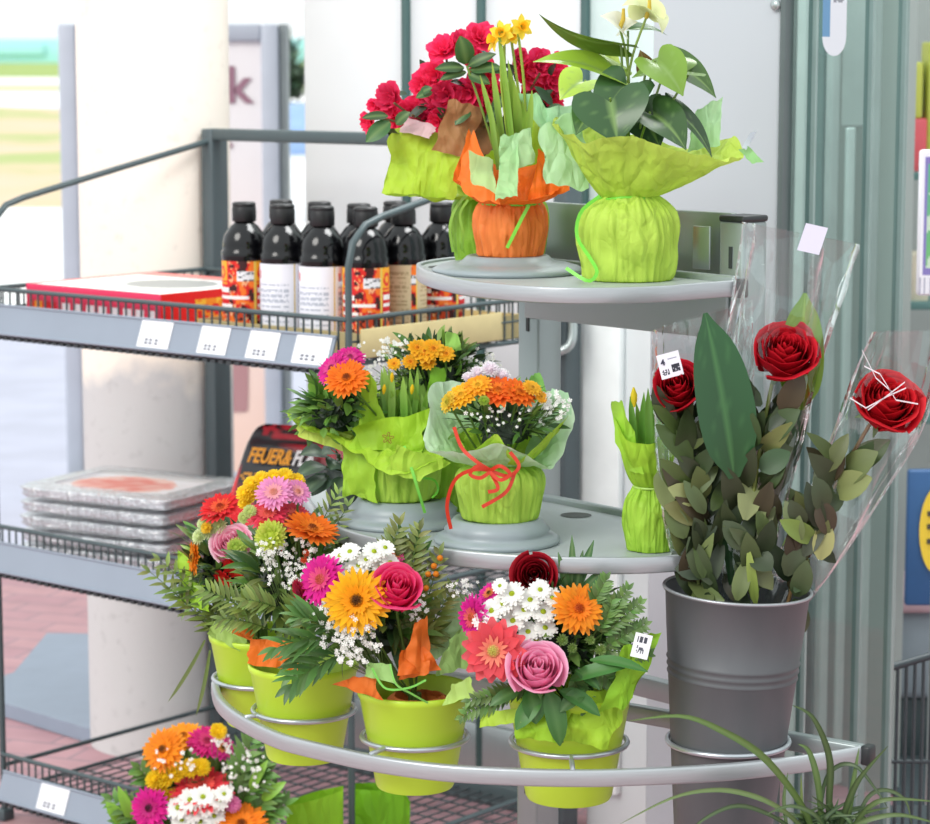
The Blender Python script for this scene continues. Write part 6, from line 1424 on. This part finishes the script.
# interior behind the glass
def vis(px, n):                        # u where line px meets plane n
    d = ray(px, 60); return (d*(n/d.dot(N))).dot(U)
il = bpy.data.lights.new('interior_fill', 'AREA'); il.energy = 45; il.size = 1.6; ilo = bpy.data.objects.new('interior_fill', il); COL.objects.link(ilo); ilo.location = W(UG-.3, NC+.6, 3.0); il.size = 1.0  # added unseen fill lamp, brightens the view through the door glass
IW = plain('interior_grey_green', (160, 172, 168), .6, var=.05, scale=1)
m = MB(); m.box(W((hit(330, NC+2.6)+UG+2.6)/2, NC+2.6, 1.5), UG+2.6-hit(330, NC+2.6), .06, 3.2, (U, N, Z)); struct('wall_interior', m, IW, label='grey green interior wall seen through the door glass')
m = MB(); ua_, ub_ = vis(766, NC+1.2), vis(907, NC+1.2); wallbox(m, ua_, ub_, NC+1.2, NC+1.24, -.02, 3.1); struct('wall_partition', m, IW, label='grey green partition right behind the door glass')
IF = plain('interior_light_frame', (186, 200, 197), .4); ID = plain('interior_dark_frame', (112, 136, 134), .5)
iw = thing('interior_door', W(vis(850, NC+.75), NC+.75, 0), 'pale framed inner door behind the door glass', 'door'); iw['kind'] = 'structure'
def vis(px, n):                        # u where line px meets plane n
    d = ray(px, 60); return (d*(n/d.dot(N))).dot(U)
for (pa, pb, mt, z0, z1, nn) in ((796, 806, IF, 0, 2.9, NC+.75), (826, 833, IF, 0, 2.9, NC+.85), (842, 866, IF, 1.42, 2.9, NC+.95), (846, 850, IF, .1, 1.42, NC+.9), (806, 824, ID, 0, 2.9, NC+1.0), (868, 874, IF, 0, 2.9, NC+.7)):
    ua, ub = vis(pa, nn), vis(pb, nn); m = MB(); wallbox(m, ua, ub, nn, nn+.03, z0, z1, .004); m.build('frame_upright', mt, iw)
# right of the glass: posters, trolley cage and goods of the entrance
YP = 4.6
def prism_box(name, px0, px1, py0, py1, Y, d, mat, parent, bev=.006):
    a, b = P(px0, py1, Y), P(px1, py0, Y); m = MB(); m.box(((a.x+b.x)/2, Y+d/2, (a.z+b.z)/2), b.x-a.x, d, b.z-a.z, bev=bev); return m.build(name, mat, parent)
ps = thing('poster_stand', (P(940, 300, YP).x, YP, 0), 'white poster stand with purple framed green poster at the right edge', 'poster')
prism_box('board', 917, 990, 150, 296, YP, .02, plain('poster_white', (236, 236, 242), .4), ps)
def psc(u_, v_):
    e = max(abs(u_-.5)/.5, abs(v_-.55)/.45)
    if v_ < .12: return (170, 172, 190) if int(u_*40) % 3 == 0 else (236, 236, 242)
    if e > .93: return (240, 240, 246)
    if e > .82: return (136, 126, 190)
    return mix((120, 196, 110), (96, 176, 150), v_) if vn((u_*5, v_*7, 2)) > -.15 else (200, 224, 200)
a, b = P(919, 294, YP-.003), P(988, 152, YP-.003); m = MB(); painted(m, a, Vector((b.x-a.x, 0, 0)), Vector((0, 0, b.z-a.z)), 44, 60, psc); m.build('poster', PRINT(), ps)
m = MB(); m.bar((P(950, 300, YP).x, YP+.02, 0), (P(950, 300, YP).x, YP+.02, 1.3), .03, .03, up=(1, 0, 0)); m.build('pole', ALU, ps)
m = MB(); m.box((P(950, 300, YP).x, YP+.02, .012), .3, .26, .024, bev=.006); m.build('foot', ALU, ps)
YB, YT2, YK2, YC2 = 5.0, 4.3, 5.9, 5.4
bs = thing('blue_banner', (P(930, 520, YB).x, YB, 0), 'dark blue banner with yellow round emblem at the right edge', 'banner')
prism_box('cloth', 905, 1000, 470, 606, YB, .02, plain('banner_blue', (44, 86, 132), .5, var=.1), bs)
m = MB(); cq = P(938, 530, YB-.005); rr_ = M_(19, YB)
m.lathe(cq, [(rr_*1.0, 0), (rr_*1.0, .002)], 40, (226, 196, 60), -Vector((0, 1, 0)), cap1=True, fn=lambda th, z: 1); 
for v_ in range(len(m.v)): m.v[v_].z = cq.z+(m.v[v_].z-cq.z)*2.4
m.build('emblem', PRINT(), bs)
m = MB()
for k, z in enumerate((.45, .1, -.3)): m.box(cq+Vector((-.004, -.004, z*rr_*2)), rr_*1.0, .002, rr_*.28, col=(70, 66, 60))
m.build('emblem_print', PRINT(), bs)
m = MB(); m.bar((P(945, 600, YB).x, YB+.03, 0), (P(945, 600, YB).x, YB+.03, 1.1), .03, .03, up=(1, 0, 0)); m.build('pole', ALU, bs)
tr_ = thing('trolley_cage', (P(930, 700, YT2).x, YT2, 0), 'dark wire trolley cage at the right edge behind the door glass', 'trolley')
m = MB(); XA, XB = P(889, 690, YT2).x, P(1000, 690, YT2).x; zt1 = P(905, 668, YT2).z; zb1 = .15
for k in range(8):
    x = XA+(XB-XA)*k/13; m.tube([(x, YT2, zb1), (x, YT2, zt1+.06*k/13)], .0035, 5)
for z in (zb1, (zb1+zt1)/2): m.tube([(XA, YT2, z), (XB, YT2, z)], .004, 5)
m.tube([(XA, YT2, zt1), (XB, YT2, zt1+.06)], .007, 6); m.build('mesh_side', plain('trolley_dark', (62, 72, 76), .4), tr_)
m = MB(); m.box(((XA+XB)/2, YT2+.12, zb1), XB-XA, .26, .03, bev=.006); m.build('base', plain('trolley_dark', (62, 72, 76), .4), tr_)
for x in (XA+.03, XB-.03):
    m = MB(); m.lathe((x, YT2+.1, .06), [(.03, -.012), (.058, -.01), (.058, .01), (.03, .012)], 20, ax=(1, 0, 0), cap1=True); m.build('wheel', plain('tyre', (40, 42, 44), .7), tr_)
    m = MB(); m.bar((x, YT2+.1, .06), (x, YT2+.1, zb1), .03, .02, up=(1, 0, 0)); m.build('caster_fork', ALU, tr_)
gs = thing('goods_shelf', (P(945, 200, YK2).x, YK2, 0), 'teal framed goods shelf with red and yellow boxes in the shop entrance', 'shelf')
TEAL = plain('teal_shelf', (96, 136, 132), .4)
for py in (176, 306, 420): prism_box('shelf_board', 906, 1010, py-4, py+4, YK2, .16, TEAL, gs, .002)
for px in (909, 1004): m = MB(); x = P(px, 200, YK2).x; m.bar((x, YK2, 0), (x, YK2, 1.75), .012, .012, up=(1, 0, 0)); m.build('upright', TEAL, gs)
for (x0_, x1_, y0_, y1_, colr, lb) in ((905, 924, 118, 172, (224, 96, 104), 'red box on the teal shelf'), (922, 960, 42, 172, (196, 204, 90), 'yellow green box on the teal shelf beside the red one'), (908, 926, 252, 302, (222, 214, 190), 'cream box on the lower teal shelf'), (908, 920, 62, 118, (196, 206, 226), 'pale blue box standing on the red box')):
    m = MB(); a, b = P(x0_, y1_, YK2+.08), P(x1_, y0_, YK2+.08); m.box(((a.x+b.x)/2, YK2+.08, (a.z+b.z)/2), b.x-a.x, .1, b.z-a.z, bev=.006)
    o = m.build('goods_box', plain('goods_%d' % colr[0], colr, .5), origin=((a.x+b.x)/2, YK2+.08, a.z)); tag(o, lb, 'box', 'goods on the teal shelf')
pk2 = thing('pink_crate', (P(920, 640, YC2).x, YC2, 0), 'pinkish grey tub below the blue banner', 'tub')
prism_box('tub', 890, 1010, 612, 700, YC2, .24, plain('tub_grey', (150, 164, 172), .5), pk2, .02); prism_box('lid', 886, 1010, 596, 614, YC2-.02, .28, plain('tub_pink', (206, 176, 184), .5), pk2, .01)
m = MB(); a = P(890, 700, YC2); b = P(1010, 700, YC2); m.box(((a.x+b.x)/2, YC2+.12, a.z/2), b.x-a.x-.02, .2, a.z, bev=.01); m.build('plinth', plain('tub_plinth', (70, 84, 86), .5), pk2)
m = MB(); mc_ = [OZ(893, 830, .012), OZ(1010, 830, .012), OZ(1010, 712, .012), OZ(893, 712, .012)]; m.add(mc_+[p-Z*.011 for p in mc_], [(0, 1, 2, 3), (0, 4, 5, 1), (1, 5, 6, 2), (2, 6, 7, 3), (3, 7, 4, 0)], smooth=False); o = m.build('door_mat', plain('dark_mat', (58, 70, 74), .9, var=.15, scale=60, bump=(200, .6, .003)), origin=((mc_[0]+mc_[2])/2)*1.0); tag(o, 'dark grey entrance mat under the wire trolley at the lower right edge', 'mat')
# ------------------------------------------------------------------ grass plant, lower right
YG = 2.92; q = pxo(YG); k_ = YG/FPX
gpz = q(835, 842).z; gx = q(835, 842).x
gp = thing('grass_plant', (gx, YG, 0), 'dark green grass plant with long arching leaves at the lower right', 'potted plant')
m = MB(); m.lathe((gx, YG, 0), [(.06, 0), (.062, .004), (.075, gpz-.03), (.08, gpz-.028), (.08, gpz-.004), (.074, gpz-.004), (.072, gpz-.02), (.001, gpz-.022)], 40); m.build('pot', plain('dark_pot', (60, 66, 68), .5), gp)
m = MB(); GD1 = (48, 70, 36); GD2 = (70, 92, 50)
def blade(pts, w, col=GD1, dys=None):
    n = 22; cp = catmull([q(x, y, d) for (x, y, d) in pts], n, False); rows = []; cols = []
    for i, p in enumerate(cp):
        t = i/(n-1); tn = (cp[min(i+1, n-1)]-cp[max(i-1, 0)]).normalized(); s_ = tn.cross(Vector((0, -1, .35))).normalized(); up = s_.cross(tn); ww = .7*w*k_*(.75+.6*t if t < .4 else 1-.95*((t-.4)/.6)**1.6)
        rows.append([p-s_*ww/2+up*ww*.18, p, p+s_*ww/2+up*ww*.18]); cols.append([jit(col, .04), mix(col, (150, 170, 110), .35), jit(col, .04)])
    m.grid(rows, cols=cols)
blade([(815, 838, 0), (800, 803, -.01), (763, 757, -.04), (720, 730, -.06), (680, 716, -.07), (628, 721, -.07)], 11, (78, 106, 48))
blade([(828, 838, 0), (829, 800, 0), (829, 757, -.01), (813, 718, -.02), (792, 705, -.02)], 11, GD1)
blade([(822, 838, 0), (818, 785, -.01), (809, 752, -.01), (798, 744, -.01)], 10, (70, 98, 48))
blade([(838, 838, 0), (846, 808, -.01), (860, 778, -.02), (888, 746, -.03)], 10, GD1)
blade([(845, 840, 0), (852, 790, 0), (859, 748, .01)], 9, (74, 100, 50))
blade([(818, 838, 0), (824, 785, .01), (838, 766, .01), (857, 767, 0), (876, 790, -.01), (888, 808, -.02)], 7, (46, 66, 42))
blade([(812, 838, 0), (785, 812, -.03), (753, 796, -.04), (715, 790, -.05), (672, 798, -.06), (620, 824, -.06)], 8, (90, 112, 66))
blade([(845, 838, 0), (868, 808, -.02), (892, 799, -.03), (940, 802, -.03)], 8, GD2)
blade([(805, 838, 0), (770, 815, -.02), (735, 806, -.03), (700, 822, -.04), (690, 840, -.04)], 7, (54, 74, 48))
blade([(805, 838, 0), (802, 810, .02), (801, 775, .02)], 6, (120, 140, 80))
blade([(850, 838, 0), (866, 800, .02), (884, 790, .02), (905, 800, .02), (912, 826, .02)], 7, (64, 84, 56))
blade([(788, 838, 0), (784, 800, .02), (788, 772, .03)], 6, GD2)
blade([(840, 838, -.02), (862, 822, -.04), (900, 815, -.05), (945, 826, -.05)], 8, (70, 92, 52))
blade([(830, 838, -.02), (815, 815, -.04), (790, 806, -.05), (765, 815, -.06)], 7, (60, 84, 50))
for k in range(26):
    x0 = R.uniform(808, 862); blade([(x0, 840, R.uniform(-.03, .03)), (x0+R.uniform(-14, 14), 818, R.uniform(-.03, .03)), (x0+R.uniform(-50, 50), R.uniform(795, 825), R.uniform(-.06, .05))], R.uniform(5, 8), jit((52, 76, 44), .15))
m.build('leaves', LEAFM(), gp)

for o in bpy.data.objects:
    if '_o' in o: del o['_o']
